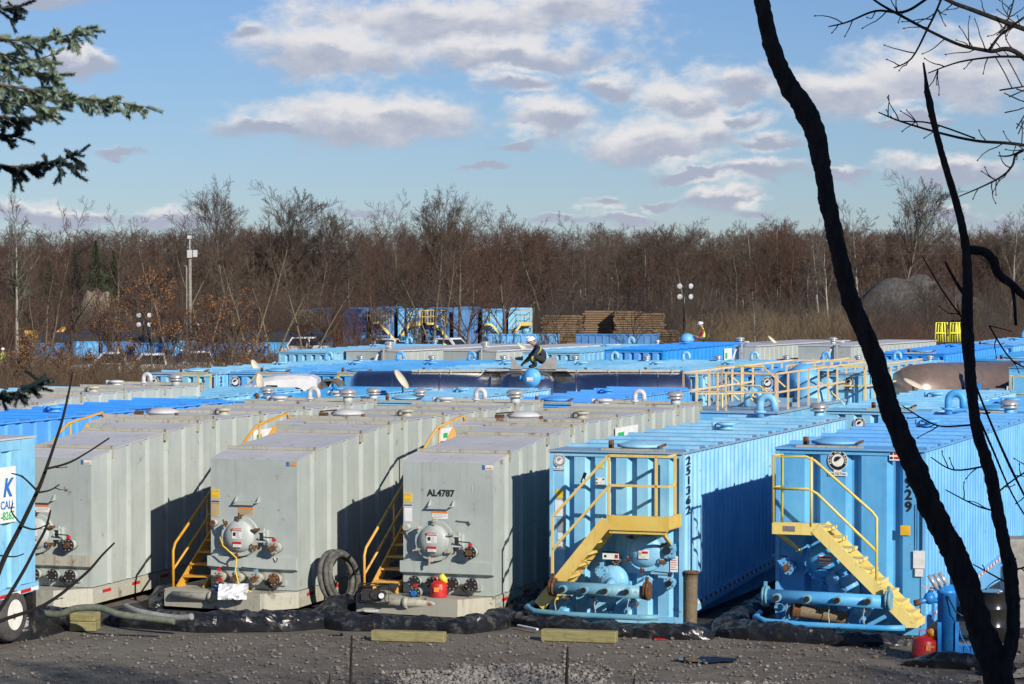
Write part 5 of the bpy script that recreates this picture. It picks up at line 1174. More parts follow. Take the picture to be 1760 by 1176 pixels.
def rolloff(loc, rz, L, Wd, H, mat, label, group, tarp=True, word=None):
    o = empty('roll_off_box', loc, rz, label, 'steel box', group)
    b = MB(); b.corr((0, 0, 0), (1, 0, 0), (0, -1, 0), [(0, 0), (.4, 0), (.42, .06), (.5, .06), (.52, 0)], L, lambda a: .2, lambda a: H); b.box(0, L, .01, Wd, .2, H - .02); b.box(-.03, L + .03, -.06, Wd + .03, H, H + .08); b.build('box_body', [mat], o)
    if tarp:
        b = MB(); b.extr([(0, 0, H + .081), (L, 0, H + .081), (L, 0, H + .3), (L * .7, 0, H + .75), (L * .3, 0, H + .8), (0, 0, H + .3)], (0, Wd, 0)); b.build('tarp', [M_BLACK], o)
    if word: lettering('box_letters', word, .5, M_WHITE, o, (L / 2, -.08, H * .55), FR, .01)
    return o
for i in range(9):
    px = 62 + i * 56 + R.uniform(-6, 6); q = PL(px, 200 + R.uniform(-4, 4), -.15)
    rolloff(q, R.uniform(-.06, .06), 2.3, 5.5, 1.35, blue([4, 1, 4][i % 3]), 'low blue steel box with black tarp, number %s from the left in the far line' % ['one', 'two', 'three', 'four', 'five', 'six', 'seven', 'eight', 'nine'][i], 'far line of tarped blue boxes', True, 'RA' if i in (4, 6) else ('BG' if i == 2 else None))
for (px, L, lb) in ((838, 5.3, 'broadside blue box left of the crouching worker, under the far tanks'), (990, 6.2, 'broadside blue box below the timber mats')):
    rolloff(PL(px, 200, 0), -.05, L, 2.4, 1.75, blue([1, 4][px > 900]), lb, 'broadside blue boxes', False)

mat_names = ['leftmost', 'second', 'third', 'fourth', 'low right']
mproto = None
for s, (px, Y, L, n, z0) in enumerate(((930, 240, 3.7, 14, 0), (1003, 240, 2.7, 16, 0), (1056, 238, 2.6, 16, 0), (1098, 239, 2.4, 15, 0), (1122, 232, 2.3, 8, 0))):
    b = MB(); hh = .18
    for k in range(5): b.box(0, L, k * .5, k * .5 + .42, 0, hh * .80)
    m0 = b.build('timber_mat', [M_MAT])
    for i in range(n):
        o = m0 if i == 0 else link(m0.copy()); o.location = PL(px, Y, z0 + i * .197) + Vector((R.uniform(-.16, .16), R.uniform(-.1, .1), 0)); o.rotation_euler = (0, 0, R.uniform(-.02, .02))
        tag(o, '%s timber mat %s the %s stack' % (['brown', 'weathered'][i % 2], ['from the ground up, number %d in' % (i + 1), 'on top of'][i == n - 1], mat_names[s]), 'timber mat', 'timber mats in the %s stack' % mat_names[s])

def pickup(loc, rz, label, mat=None):
    o = empty('pickup_truck', loc, rz, label, 'pickup truck', 'vehicles parked beyond the brush'); mat = mat or M_WPAINT
    b = MB(); b.extr([(0, -.9, .5), (5.2, -.9, .5), (5.2, -.9, 1.1), (3.4, -.9, 1.15), (3.2, -.9, 1.15), (1.4, -.9, 1.15), (.2, -.9, 1.05), (0, -.9, .9)], (0, 1.8, 0))
    b.hexa([(1.3, -.85, 1.151), (3.3, -.85, 1.151), (3.3, .85, 1.151), (1.3, .85, 1.151)], [(1.9, -.7, 1.8), (3.1, -.7, 1.8), (3.1, .7, 1.8), (1.9, .7, 1.8)]); b.build('car_body', [mat], o)
    b = MB(); b.hexa([(1.5, -.86, 1.2), (3.2, -.86, 1.2), (3.2, .86, 1.2), (1.5, .86, 1.2)], [(2.0, -.735, 1.70), (3.08, -.735, 1.70), (3.08, .735, 1.70), (2.0, .735, 1.70)]); b.hexa([(1.28, -.7, 1.2), (1.4, -.7, 1.2), (1.4, .7, 1.2), (1.28, .7, 1.2)], [(1.80, -.6, 1.7), (1.9, -.6, 1.7), (1.9, .6, 1.7), (1.80, .6, 1.7)]); b.build('window', [M_GLASS], o)
    for x in (.95, 4.2):
        for y in (-.93, .93):
            b = MB(); b.cyl((x, y - .1, .38), (x, y + .1, .38), .38, n=18); b.build('wheel', [M_TIRE], o)
for (px, Y, rz, lb) in ((497, 190, 1.2, 'white pickup behind brush left of the far blue row'), (655, 185, 1.45, 'white pickup facing the tanks with dark windscreen, mid picture'), (822, 188, 2.6, 'white pickup under the far tanks behind bare branches'), (268, 153, .6, 'white pickup half hidden by orange leaved saplings'), (186, 150, .1, 'low white pickup among the brush left of the tanks'), (118, 152, .1, 'white pickup furthest left behind the brush')):
    pickup(PL(px, Y, 0), rz, lb)
o = empty('excavator', PL(35, 200, 0), 0, 'small orange digger body at the far left behind brush', 'digger')
b = MB(); b.box(0, 1.9, 0, 2, .8, 1.5); b.box(.2, 1.0, .2, 1.8, 1.501, 2.1); b.beam((1.8, 1, 1.3), (3.2, 1, 2.3), .25, .3); b.build('cab_body', [M_ORG], o)
b = MB(); b.box(-.1, 2.2, 0, .4, .2, .75); b.box(-.1, 2.2, 1.6, 2, .2, .75); b.build('track', [M_BLKPAINT], o)

# light towers, utility pole and wires
M_BRIGHT = simple('polished_reflector', (.75, .76, .78), (.5, .5, .52), 4, .35, .3)
def light_tower(loc, h, lb):
    o = empty('light_tower', loc, .3, lb, 'light tower', 'portable light towers')
    b = MB(); b.cyl((0, 0, 0), (0, 0, h * .55), .11, n=10); b.cyl((0, 0, h * .5), (0, 0, h), .07, n=10); b.beam((-.45, 0, h), (.45, 0, h), .06, .06); b.beam((-.45, 0, h - .75), (.45, 0, h - .75), .06, .06); b.box(-.7, .7, -.5, .5, .3, 1.2); b.build('mast', [M_BLKPAINT], o)
    for x in (-.38, .38):
        for z in (h + .1, h - .65):
            b = MB(); b.lathe([(0, 0), (.10, .03), (.17, .12), (.19, .22), (.17, .23), (0, .22)], (x, 0, z), (.25 if x > 0 else -.25, -1, -.25), 18); b.build('lamp_head', [M_BRIGHT], o)
light_tower(PL(1176, 190, 0), 5.4, 'black light tower with four silver lamps right of the timber mats')
light_tower(PL(247, 215, 0), 3.0, 'light tower with four silver lamps behind the orange leaved sapling')
M_POLE = simple('weathered_pole', (.26, .235, .20), (.18, .16, .14), 6, .9)
o = empty('utility_pole', PL(327, 175, 0), 0, 'tall grey pole with two white boxes near its top', 'utility pole')
b = MB(); b.cyl((0, 0, 0), (0, 0, 7.9), .13, .10, 12); b.build('pole', [M_POLE], o)
b = MB(); b.box(-.16, .16, -.2, -.05, 7.35, 7.85); b.box(.22, .50, -.2, -.05, 7.40, 7.85); b.beam((-.1, -.1, 7.6), (.4, -.1, 7.6), .05, .05); b.box(-.16, .1, -.1, .1, 8.6, 8.8); b.beam((0, 0, 7.9), (0, 0, 8.7), .05, .05); b.build('equipment_box', [M_GREYROOF], o)
o = empty('standpipe', PL(321, 174, 0), 0, 'thin pale pipe standing just left of the tall pole', 'pipe')
b = MB(); b.tube([(0, 0, 0), (0, 0, 6.75), (-.12, 0, 6.85)], .05, 8); b.build('pipe', [M_POLE], o)
o = empty('utility_pole', PL(1335, 300, 0), 0, 'thin pale utility pole among the woods left of the leaning trunk', 'utility pole')
b = MB(); b.cyl((0, 0, 0), (0, 0, 11.4), .09, .07, 10); b.build('pole', [M_POLE], o)
for k, (ya, yb) in enumerate(((424, 408), (446, 425))):
    A = PY(820, ya - 4, 305); C = PY(1335, yb, 300); D = PY(1800, yb - 6 + 12, 300)
    b = MB()
    for p, q in ((A, C), (C, D)):
        b.tube([p.lerp(q, i / 14) - Vector((0, 0, .55 * math.sin(math.pi * i / 14))) for i in range(15)], .011, 5)
    w = b.build('power_line', [M_POLE]); tag(w, ['upper thin power line sagging before the woods', 'lower thin power line sagging before the woods'][k], 'power line')
# ------------------------------------------------------------------ bare trees
def batch_tubes(pts, rad, n):
    """pts (N,k,3), rad (N,k) -> vertices and quads of N tubes."""
    N_, k, _ = pts.shape
    d = pts[:, -1] - pts[:, 0]; d /= np.linalg.norm(d, axis=1, keepdims=True) + 1e-9
    ref = np.where(np.abs(d[:, 2:3]) > .9, np.array([[1., 0, 0]]), np.array([[0, 0, 1.]]))
    x = np.cross(d, ref); x /= np.linalg.norm(x, axis=1, keepdims=True) + 1e-9; y = np.cross(d, x)
    a = np.arange(n) * 2 * np.pi / n
    ring = x[:, None, :] * np.cos(a)[None, :, None] + y[:, None, :] * np.sin(a)[None, :, None]
    V = pts[:, :, None, :] + ring[:, None, :, :] * rad[:, :, None, None]
    i, j = np.meshgrid(np.arange(k - 1), np.arange(n), indexing='ij')
    q = np.stack([i*n + j, i*n + (j+1) % n, (i+1)*n + (j+1) % n, (i+1)*n + j], -1).reshape(-1, 4)
    F = (q[None] + (np.arange(N_) * k * n)[:, None, None]).reshape(-1, 4)
    return V.reshape(-1, 3), F
def spawn(rg, pts, rad, per, lo, hi, length, ang, kk, up, ratio=.6, wander=.08, taper=.35):
    """children of every branch in the batch"""
    N_, k, _ = pts.shape; t = lo + (hi - lo) * (np.arange(per)[None] + rg.rand(N_, per)) / per
    f = t * (k - 1); i0 = np.clip(f.astype(int), 0, k - 2); fr = (f - i0)[..., None]; r_ = np.arange(N_)[:, None]
    p = pts[r_, i0] * (1 - fr) + pts[r_, i0 + 1] * fr; d = pts[r_, i0 + 1] - pts[r_, i0]; d /= np.linalg.norm(d, axis=2, keepdims=True) + 1e-9
    pr = rad[r_, i0] * (1 - fr[..., 0]) + rad[r_, i0 + 1] * fr[..., 0]
    rv = rg.randn(N_, per, 3); rv -= (rv * d).sum(2, keepdims=True) * d; rv /= np.linalg.norm(rv, axis=2, keepdims=True) + 1e-9
    an = ang * (.7 + .6 * rg.rand(N_, per, 1)); nd = d * np.cos(an) + rv * np.sin(an); nd[..., 2] += up * .6; nd /= np.linalg.norm(nd, axis=2, keepdims=True)
    plen = np.linalg.norm(pts[:, -1] - pts[:, 0], axis=1)[:, None]
    ln = length * plen * (.6 + .6 * rg.rand(N_, per)) * (1.15 - .6 * t)
    p = p.reshape(-1, 3); nd = nd.reshape(-1, 3); ln = ln.reshape(-1); pr = pr.reshape(-1)
    out = np.zeros((len(p), kk, 3)); out[:, 0] = p; cur = nd.copy()
    for s in range(1, kk):
        cur = cur + rg.randn(*cur.shape) * wander + np.array([0, 0, up * .22]); cur /= np.linalg.norm(cur, axis=1, keepdims=True)
        out[:, s] = out[:, s-1] + cur * (ln / (kk - 1))[:, None]
    rr = (pr * ratio)[:, None] * np.linspace(1, taper, kk)[None]
    return out, rr
def tree_data(seed, H, spread=1.0, up=.18, stems=1, low=.3, fine=True, r0=.016, counts=(15, 6, 6, 4)):
    rg = np.random.RandomState(seed); k = 9; tr = np.zeros((stems, k, 3)); 
    for s in range(stems):
        d = np.array([rg.randn() * .10 * (stems > 1) * 2.2, rg.randn() * .10 * (stems > 1) * 2.2, 1.0]); cur = np.array([rg.randn() * .15 * (stems > 1), rg.randn() * .15 * (stems > 1), -.15])
        tr[s, 0] = cur
        for i in range(1, k):
            d = d + rg.randn(3) * np.array([.055, .055, 0]); dd = d / np.linalg.norm(d); cur = cur + dd * (H * (.9 if s else 1) / (k - 1)); tr[s, i] = cur
    tr_r = (H * r0) * (1 if stems == 1 else .7) * np.linspace(1, .12, k)[None].repeat(stems, 0)
    l1, r1 = spawn(rg, tr, tr_r, counts[0] // stems if stems > 1 else counts[0], low, .97, 0.50 * spread, .80, 6, up, .55, .10)
    r1 = np.maximum(r1, .022)
    l2, r2 = spawn(rg, l1, r1, counts[1], .2, .98, .52, .75, 5, up * .7, .6, .10); r2 = np.maximum(r2, .014)
    l3, r3 = spawn(rg, l2, r2, counts[2], .15, 1.0, .55, .7, 4, up * .5, .65, .11); r3 = np.maximum(r3, .0105)
    V, F = [], []; o = 0
    L_ = [(l1, r1, 5), (l2, r2, 4), (l3, r3, 3)]
    if fine:
        l4, r4 = spawn(rg, l3, r3, counts[3], .1, 1.0, .6, .65, 3, up * .4, .75, .08); r4 = r4 * 0 + .0085; L_.append((l4, r4, 3))
    for (a, r_, n) in L_:
        v, f = batch_tubes(a, r_, n); V.append(v); F.append(f + o); o += len(v)
    tv, tf = batch_tubes(tr, tr_r, 9)
    return (tv, tf), (np.vstack(V), np.vstack(F)), (l2, l3)
def bark(name, a, b):
    return simple(name, a, b, 6, .9, 0, .3, 20, stretch=(1, 1, .3))
BK_ = [(bark('grey_bark', (0.160, 0.136, 0.108), (0.104, 0.088, 0.072)), bark('grey_twig', (0.105, 0.075, 0.056), (0.070, 0.050, 0.038))),
       (bark('brown_bark', (0.136, 0.108, 0.080), (0.088, 0.070, 0.054)), bark('red_twig', (0.105, 0.053, 0.034), (0.068, 0.037, 0.026))),
       (bark('olive_bark', (0.168, 0.148, 0.092), (0.112, 0.096, 0.064)), bark('tan_twig', (0.118, 0.087, 0.056), (0.081, 0.059, 0.040))),
       (bark('pale_bark', (0.320, 0.296, 0.256), (0.208, 0.192, 0.164)), bark('pale_twig', (0.149, 0.127, 0.102), (0.099, 0.081, 0.065))),
       (bark('dark_bark', (0.080, 0.064, 0.052), (0.048, 0.040, 0.034)), bark('dark_twig', (0.059, 0.040, 0.031), (0.037, 0.028, 0.024)))]
TP = []
def proto(seed, H, mi, name='bare_tree', **kw):
    (tv, tf), (cv, cf), _ = tree_data(seed, H, **kw)
    o = bpy.data.objects.new(name, None); link(o); raw_mesh('trunk', tv, tf, BK_[mi][0], o, True); raw_mesh('crown', cv, cf, BK_[mi][1], o, True)
    zz = max(cv[:, 2].max(), tv[:, 2].max()); TP.append([o, zz, False]); return len(TP) - 1
A0 = proto(11, 14, 0, spread=1.0, up=.25, low=.32); A1 = proto(12, 14, 1, spread=.9, up=.3, low=.3, stems=3); A2 = proto(13, 14, 2, spread=.8, up=.25, low=.35, stems=2)
A3 = proto(14, 14, 3, spread=.7, up=.35, low=.35); A4 = proto(15, 14, 4, spread=1.1, up=.12, low=.25); A5 = proto(16, 14, 1, spread=1.1, up=.12, low=.2, counts=(20, 7, 6, 5)); A6 = proto(17, 14, 0, spread=1.2, up=.32, low=.40, stems=1, counts=(22, 8, 7, 5))
S1 = proto(21, 5, 1, 'bare_sapling', spread=.8, up=.4, low=.1, stems=4, r0=.010, counts=(20, 5, 4, 3)); S2 = proto(22, 6, 2, 'bare_sapling', spread=.7, up=.5, low=.15, stems=3, r0=.010, counts=(18, 5, 4, 3))
def put_tree(k, px, Y, ytop, label, group, H=None):
    o, h0, used = TP[k]; x = (px - 880) / FOCAL * Y; g = gh(x, Y)
    if H is None: H = (HORIZON - ytop) / (FOCAL / Y) + CAM_H - g
    if not used: TP[k][2] = True; c = o
    else: c = copy_tree(o)
    s = H / h0; c.location = (x, Y, g); c.rotation_euler = (0, 0, R.uniform(0, 6.28)); c.scale = (s * R.uniform(.85, 1.1),) * 2 + (s,)
    tag(c, label, 'tree' if k not in (S1, S2) else 'sapling', group)
big = [(395, 300, 255, A6, 'tall bare tree, left half of the tall pair above the skyline left of centre'), (462, 306, 262, A6, 'tall bare tree, right half of the tall pair above the skyline'), (745, 312, 240, A6, 'dense rounded bare tree, tallest above the far blue row'),
       (790, 330, 246, A0, 'bare tree just right of the densest crown'), (680, 322, 252, A0, 'bare tree left of the densest crown'), (600, 350, 262, A0, 'airy bare tree between the tall pair and the densest crown'), (540, 345, 262, A6, 'short rounded bare tree right of the tall pair'),
       (1545, 288, 262, A6, 'pale fan shaped bare tree above the skyline between the dark trunks'), (1480, 340, 266, A3, 'smaller pale bare tree left of the fan shaped one'), (1735, 350, 235, A3, 'pale bare tree at the right edge behind branches'),
       (205, 350, 232, A0, 'bare tree with round crown above the green pines'), (120, 335, 175, A4, 'crooked dark bare tree rising left of the pines'), (30, 330, 160, A3, 'pale forked bare tree at the left edge'), (70, 345, 165, A1, 'reddish bare tree second from the left edge'),
       (290, 372, 195, A2, 'olive barked tree left of the tall utility pole'), (355, 385, 185, A2, 'olive barked tree right of the tall utility pole'), (430, 400, 182, A2, 'thick clump of olive stems below the tall pair'), (470, 410, 186, A2, 'right hand clump of olive stems below the tall pair'),
       (870, 345, 205, A5, 'reddish spreading tree above the last far blue tanks'), (700, 400, 175, A4, 'dark spreading tree with low limbs before the far blue row'), (755, 395, 172, A2, 'olive tree with V limbs before the far blue row'), (800, 420, 178, A5, 'reddish tree before the seventh far blue tank'),
       (528, 420, 172, A2, 'olive tree leaning before the first far blue tank'), (1085, 440, 168, A4, 'dark slender tree standing before the timber mats'), (965, 470, 172, A4, 'short dark tree before the leftmost mat stack'), (1180, 372, 250, A6, 'rounded bare crown on the skyline above the silver lamps'),
       (1410, 395, 215, A3, 'white stemmed birch left of the leaning trunk'), (1425, 400, 212, A3, 'white stemmed birch touching the leaning trunk'), (1385, 430, 214, A3, 'shorter white birch left of the pair'), (1290, 450, 205, A5, 'reddish tree on the mound right of the silver lamps'), (1300, 500, 170, A3, 'small pale sapling tree on the brown mound'),
       (1600, 440, 190, A4, 'dark bush tree before the grey gravel pile'), (1640, 400, 200, A5, 'reddish tree behind the right dark trunk'), (985, 362, 275, A0, 'airy bare tree poking above the skyline right of centre'), (640, 430, 190, A5, 'reddish tree between the first far blue tanks')]
for (px, yt, Y, k, lb) in big: put_tree(k, px, Y, yt, lb, 'single bare trees')
n_w = 0
tries = []
while n_w < 262:
    Y = 268 + 140 * R.random() ** 1.3; px = R.uniform(-70, 1830)
    base = 393 if px < 330 else (386 if px < 560 else (375 if px < 880 else 378)); base += 6 * math.sin(px * .013) + 4 * math.sin(px * .041); yt = base + R.uniform(-2, 24)
    k = R.choice([A0, A1, A1, A2, A3, A4, A5, A5, A5, A6])
    kn = {A0: 'grey', A1: 'reddish', A2: 'olive barked', A3: 'white barked', A4: 'dark', A5: 'rusty brown', A6: 'broad grey'}[k]
    where = ['above the left edge brush', 'around the dark pines', 'near the tall utility pole', 'below the tall pair of trees', 'left of the far blue row', 'above the far blue row', 'above the last far blue tanks', 'above the timber mats', 'right of the timber mats', 'around the silver light tower', 'around the thin pale pole', 'behind the leaning trunk', 'between the two dark trunks', 'behind the right dark trunk', 'at the right edge'][min(14, max(0, int(px / 118)))]
    dep = 'front row of the wood' if Y < 295 else ('middle of the wood' if Y < 345 else 'back of the wood')
    put_tree(k, px, Y, yt, '%s bare tree %s, %s' % (kn, where, dep), 'bare trees of the wood'); n_w += 1
for i in range(46):
    px = R.choice([R.uniform(-20, 620), R.uniform(-20, 560), R.uniform(560, 1000), R.uniform(1180, 1780)]); Y = R.uniform(135, 235)
    where = ['at the left edge', 'below the pines', 'by the orange leaved sapling', 'by the utility pole', 'left of the first far blue tank', 'before the far blue row', 'before the last far blue tanks', 'before the timber mats', 'near the silver light tower', 'on the brown mound', 'left of the leaning trunk', 'between the dark trunks', 'right of the dark trunks'][min(12, max(0, int(px / 137)))]
    put_tree(R.choice([S1, S1, S2]), px, Y, 0, 'thin bare sapling %s, %s' % (where, ['close behind the tanks', 'midway to the wood', 'near the wood'][min(2, int((Y - 135) / 34))]), 'bare saplings in the brush', R.uniform(3.0, 6.0) if not 480 < px < 940 else R.uniform(2.5, 4.2))

# further woods as one mass
(tv, tf), (cv, cf), _ = tree_data(31, 13, spread=1.0, up=.2, low=.2, fine=False, counts=(16, 7, 7, 0))
VV, FF = np.vstack([tv, cv]), np.vstack([tf, cf + len(tv)]); rg = np.random.RandomState(5); Vs, Fs, Ms = [], [], []; o_ = 0
for i in range(190):
    Y = 300 + 130 * rg.rand(); x = (rg.rand() * 2000 - 120 - 880) / FOCAL * Y; s = .75 + .35 * rg.rand(); a = rg.rand() * 6.28
    Rm = np.array([[math.cos(a), -math.sin(a), 0], [math.sin(a), math.cos(a), 0], [0, 0, 1]]); zmax = (HORIZON - 393) / (FOCAL / Y) + CAM_H - gh(x, Y)
    s = min(s, zmax / VV[:, 2].max()); v = (VV @ Rm) * np.array([1, 1, s]) + np.array([x, Y, gh(x, Y)]); Vs.append(v); Fs.append(FF + o_); Ms.append(np.full(len(FF), rg.randint(3))); o_ += len(v)
w = raw_mesh('woods', np.vstack(Vs), np.vstack(Fs), [BK_[1][1], BK_[0][1], BK_[4][1]], None, False, np.concatenate(Ms)); tag(w, 'far brown wood reading as one mass on the rising ground', 'wood', None, 'stuff')
# brush: one mass of thin stems
def brush(name, regions, label, mats, seed):
    rg = np.random.RandomState(seed); P_, R__, M_ = [], [], []
    for (px0, px1, Y0, Y1, h0, h1, n, mi) in regions:
        Y = Y0 + (Y1 - Y0) * rg.rand(n); px = px0 + (px1 - px0) * rg.rand(n); x = (px - 880) / FOCAL * Y; z = np.array([gh(a, c) for a, c in zip(x, Y)])
        dens = np.array([mnoise.noise(Vector((a * .25, c * .12, seed))) for a, c in zip(x, Y)])
        h = (h0 + (h1 - h0) * rg.rand(n)) * (1 + .7 * dens)
        p = np.stack([x, Y, z], 1); d = rg.randn(n, 3) * .28; d[:, 2] = 1; cur = p; out = [p]
        for s in range(4):
            d = d + rg.randn(n, 3) * .16; cur = cur + d * (h / 4)[:, None]; out.append(cur)
        P_.append(np.stack(out, 1)); R__.append(np.linspace(.014, .004, 5)[None].repeat(n, 0)); M_.append(np.full(n, mi))
    pts = np.vstack(P_); rad = np.vstack(R__); mi = np.concatenate(M_)
    c, cr = spawn(rg, pts, rad, 5, .25, 1, .5, .6, 3, .15, .7, .15); cr = np.maximum(cr, .005)
    V1, F1 = batch_tubes(pts, rad, 3); V2, F2 = batch_tubes(c, cr, 3)
    m1 = np.repeat(mi, 12); m2 = np.repeat(np.repeat(mi, 5), 6)
    o = raw_mesh(name, np.vstack([V1, V2]), np.vstack([F1, F2 + len(V1)]), mats, None, False, np.concatenate([m1, m2])); return tag(o, label, 'brush', None, 'stuff')
BM = [simple('tan_brush', (.11, .078, .048), (.07, .048, .030), 3, .9), simple('red_brush', (.11, .044, .026), (.065, .03, .02), 3, .9), simple('dry_grass', (.19, .14, .075), (.12, .085, .048), 3, .9), simple('dark_brush', (.055, .04, .031), (.035, .027, .021), 3, .9)]
brush('brush', [(-60, 640, 112, 150, .8, 1.8, 6000, 0), (-60, 640, 112, 150, .8, 1.6, 1500, 1), (-60, 640, 112, 185, .5, 1.0, 4500, 3), (560, 1010, 128, 190, .6, 1.1, 2200, 0), (560, 660, 125, 140, .6, 1.1, 700, 1), (400, 980, 160, 205, .7, 1.4, 1500, 1), (1180, 1500, 140, 215, .8, 1.5, 6500, 2), (1180, 1500, 150, 225, 1.0, 2.0, 1800, 3),
                (1470, 1800, 135, 190, .8, 2.0, 4500, 1), (1470, 1800, 140, 215, 1.2, 2.6, 2500, 3), (1150, 1800, 225, 262, 2, 4, 3500, 3), (-60, 560, 225, 262, 2, 4.5, 3500, 3), (840, 1200, 250, 268, 2, 4.5, 1600, 3), (-60, 620, 235, 262, 1.5, 4, 2500, 1), (560, 900, 262, 275, 2, 4.5, 2500, 3)], 'tangle of brown and reddish brush between the tanks and the wood', BM, 8)
# orange-leaved beech saplings
M_LEAF = simple('dry_orange_leaf', (.30, .135, .040), (.19, .08, .025), 3, .75)
def beech(px, Y, H, label, seed, n=1900):
    rg = np.random.RandomState(seed); (tv, tf), (cv, cf), (l2, l3) = tree_data(seed, H, spread=1.0, up=.05, low=.12, r0=.011, counts=(16, 5, 4, 0), fine=False)
    x = (px - 880) / FOCAL * Y; o = empty('beech_sapling', (x, Y, gh(x, Y)), 0, label, 'sapling', 'orange leaved saplings'); raw_mesh('trunk', tv, tf, BK_[0][0], o, True); cr = raw_mesh('crown', cv, cf, BK_[0][1], o, True)
    pk = l3.reshape(-1, 3); p = pk[rg.randint(len(pk), size=n)] + rg.randn(n, 3) * .07; a = rg.randn(n, 3); a /= np.linalg.norm(a, axis=1, keepdims=True); c = np.cross(a, rg.randn(n, 3)); c /= np.linalg.norm(c, axis=1, keepdims=True); s = .035 + .035 * rg.rand(n, 1)
    V = np.stack([p - a * s, p + c * s * .55, p + a * s, p - c * s * .55], 1).reshape(-1, 3); raw_mesh('leaves', V, np.arange(4 * n).reshape(-1, 4), M_LEAF, o)
beech(258, 148, 6.3, 'tallest orange leaved sapling before the blue boxes', 41, 1900); beech(400, 150, 4.9, 'orange leaved sapling left of the olive stem clump', 42, 1100); beech(330, 152, 4.6, 'orange leaved sapling at the foot of the utility pole', 43, 700)
for i, (px, H) in enumerate(((18, 3.0), (62, 3.3), (110, 2.8), (150, 2.4), (215, 2.6), (440, 3.2))): beech(px, 122 + i * 3, H, 'low orange leaved sapling, %s along the left brush edge' % ['first', 'second', 'third', 'fourth', 'fifth', 'sixth'][i], 50 + i, 480)
beech(1500, 285, 9.5, 'orange leaved tree behind the grey gravel pile', 61, 1500)
# dark pines at the left
M_PINE = simple('pine_needles', (.030, .055, .022), (.055, .075, .03), 2, .8)
def pine(px, Y, ytop, label, seed):
    rg = np.random.RandomState(seed); x = (px - 880) / FOCAL * Y; g = gh(x, Y); H = (HORIZON - ytop) / (FOCAL / Y) + CAM_H - g
    o = empty('pine_tree', (x, Y, g), 0, label, 'tree', 'dark green pines'); b = MB(); b.tube([(0, 0, -.2), (0, 0, H * .5), (.1, 0, H)], [.2, .13, .02], 8); b.build('trunk', [BK_[4][0]], o)
    n = 9000; t = rg.rand(n) ** .8; z = H * (.18 + .82 * t); rr = H * .22 * (1.02 - t) * (.35 + .65 * rg.rand(n)) * (1 + .3 * np.sin(z * 5 + rg.rand(n))); a = rg.rand(n) * 6.28
    p = np.stack([rr * np.cos(a), rr * np.sin(a), z - rr * .12], 1); d = np.stack([np.cos(a), np.sin(a), -.15 + .4 * rg.randn(n)], 1); c = np.cross(d, rg.randn(n, 3)); c /= np.linalg.norm(c, axis=1, keepdims=True)
    V = np.stack([p - d * .16 - c * .03, p + d * .16, p - d * .16 + c * .03], 1).reshape(-1, 3); raw_mesh('crown', V, np.arange(3 * n).reshape(-1, 3), M_PINE, o)
for i, (px, Y, yt) in enumerate(((165, 258, 415), (128, 262, 428), (195, 266, 432), (30, 258, 440), (85, 262, 450))): pine(px, Y, yt, 'dark green pine, %s of the group at the left' % ['tallest', 'second tallest', 'rightmost', 'leftmost', 'lowest'][i], 70 + i)
# heaps
def heap(name, px, Y, rx, ry, h, mat, label, seed):
    b = MB(); n = 30; c = P(px, Y, 0); c.z = gh(c.x, Y) - .2; V = []
    for i in range(n):
        for j in range(n):
            u, v = i / (n-1) * 2 - 1, j / (n-1) * 2 - 1; r_ = math.hypot(u, v); z = h * max(0, 1 - r_) ** .85 + .5 * h * .12 * mnoise.noise(Vector((u * 4, v * 4, seed)))
            z *= 1 + .35 * mnoise.noise(Vector((u * 7, v * 7, seed))) + .6 * mnoise.noise(Vector((u * 2.2, v * 2.2, seed + 3))); V.append((u * rx, v * ry, max(z, 0)))
    b.add(V, [(i*n + j, (i+1)*n + j, (i+1)*n + j + 1, i*n + j + 1) for i in range(n-1) for j in range(n-1)], 0, True); o = b.build(name, [mat]); o.location = c; return tag(o, label, 'pile')
heap('gravel_pile', 1560, 238, 13, 10, 4.9, simple('dark_gravel', (.095, .09, .085), (.05, .047, .044), 3, .95, 0, .8, 9), 'dark grey gravel pile between the two dark trunks', 3)
heap('dirt_pile', 178, 248, 5.5, 6, 5.0, simple('tan_dirt', (.26, .21, .15), (.19, .15, .105), 2, .95, 0, .5, 6), 'tan dirt pile among trees at the left', 5)
heap('gravel_pile', 1420, 222, 3, 3, 1.5, simple('pale_rubble', (.34, .31, .27), (.22, .2, .17), 3, .95, 0, .8, 6), 'small pale rubble pile on the mound left of the leaning trunk', 7)

# ------------------------------------------------------------------ foreground trunks, twigs and spruce (shaded by unseen evergreens added behind the viewer)
M_DBARK, nt, bs = nmat('shade_dark_bark'); v = _coords(nt, (1, 1, .25), False)  # near-black base colour carries the shade the near stems stand in
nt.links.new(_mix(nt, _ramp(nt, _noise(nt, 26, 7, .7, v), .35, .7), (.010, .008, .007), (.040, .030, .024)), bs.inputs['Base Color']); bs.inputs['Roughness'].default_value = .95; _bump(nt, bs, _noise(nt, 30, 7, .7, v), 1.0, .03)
def poly(pts, Y, dy=0.0):
    """(px, py, width px) -> smooth 3-D centre line with radii"""
    k = len(pts); P3 = []; Rr = []
    for i, (px, py, w) in enumerate(pts):
        y = Y + dy * i / (k - 1); P3.append(PY(px, py, y)); Rr.append(w / 2 / (FOCAL / y))
    out, ro = [], []
    for i in range(k - 1):
        p0, p1, p2, p3 = P3[max(i-1, 0)], P3[i], P3[i+1], P3[min(i+2, k-1)]; n = max(2, int((p2 - p1).length / .018)) if Rr[i] > .01 else 5
        for s in range(n):
            t = s / n; out.append(.5 * ((2*p1) + (p2 - p0)*t + (2*p0 - 5*p1 + 4*p2 - p3)*t*t + (3*p1 - p0 - 3*p2 + p3)*t**3)); ro.append(Rr[i] * (1 - t) + Rr[i+1] * t)
    out.append(P3[-1]); ro.append(Rr[-1]); return out, ro
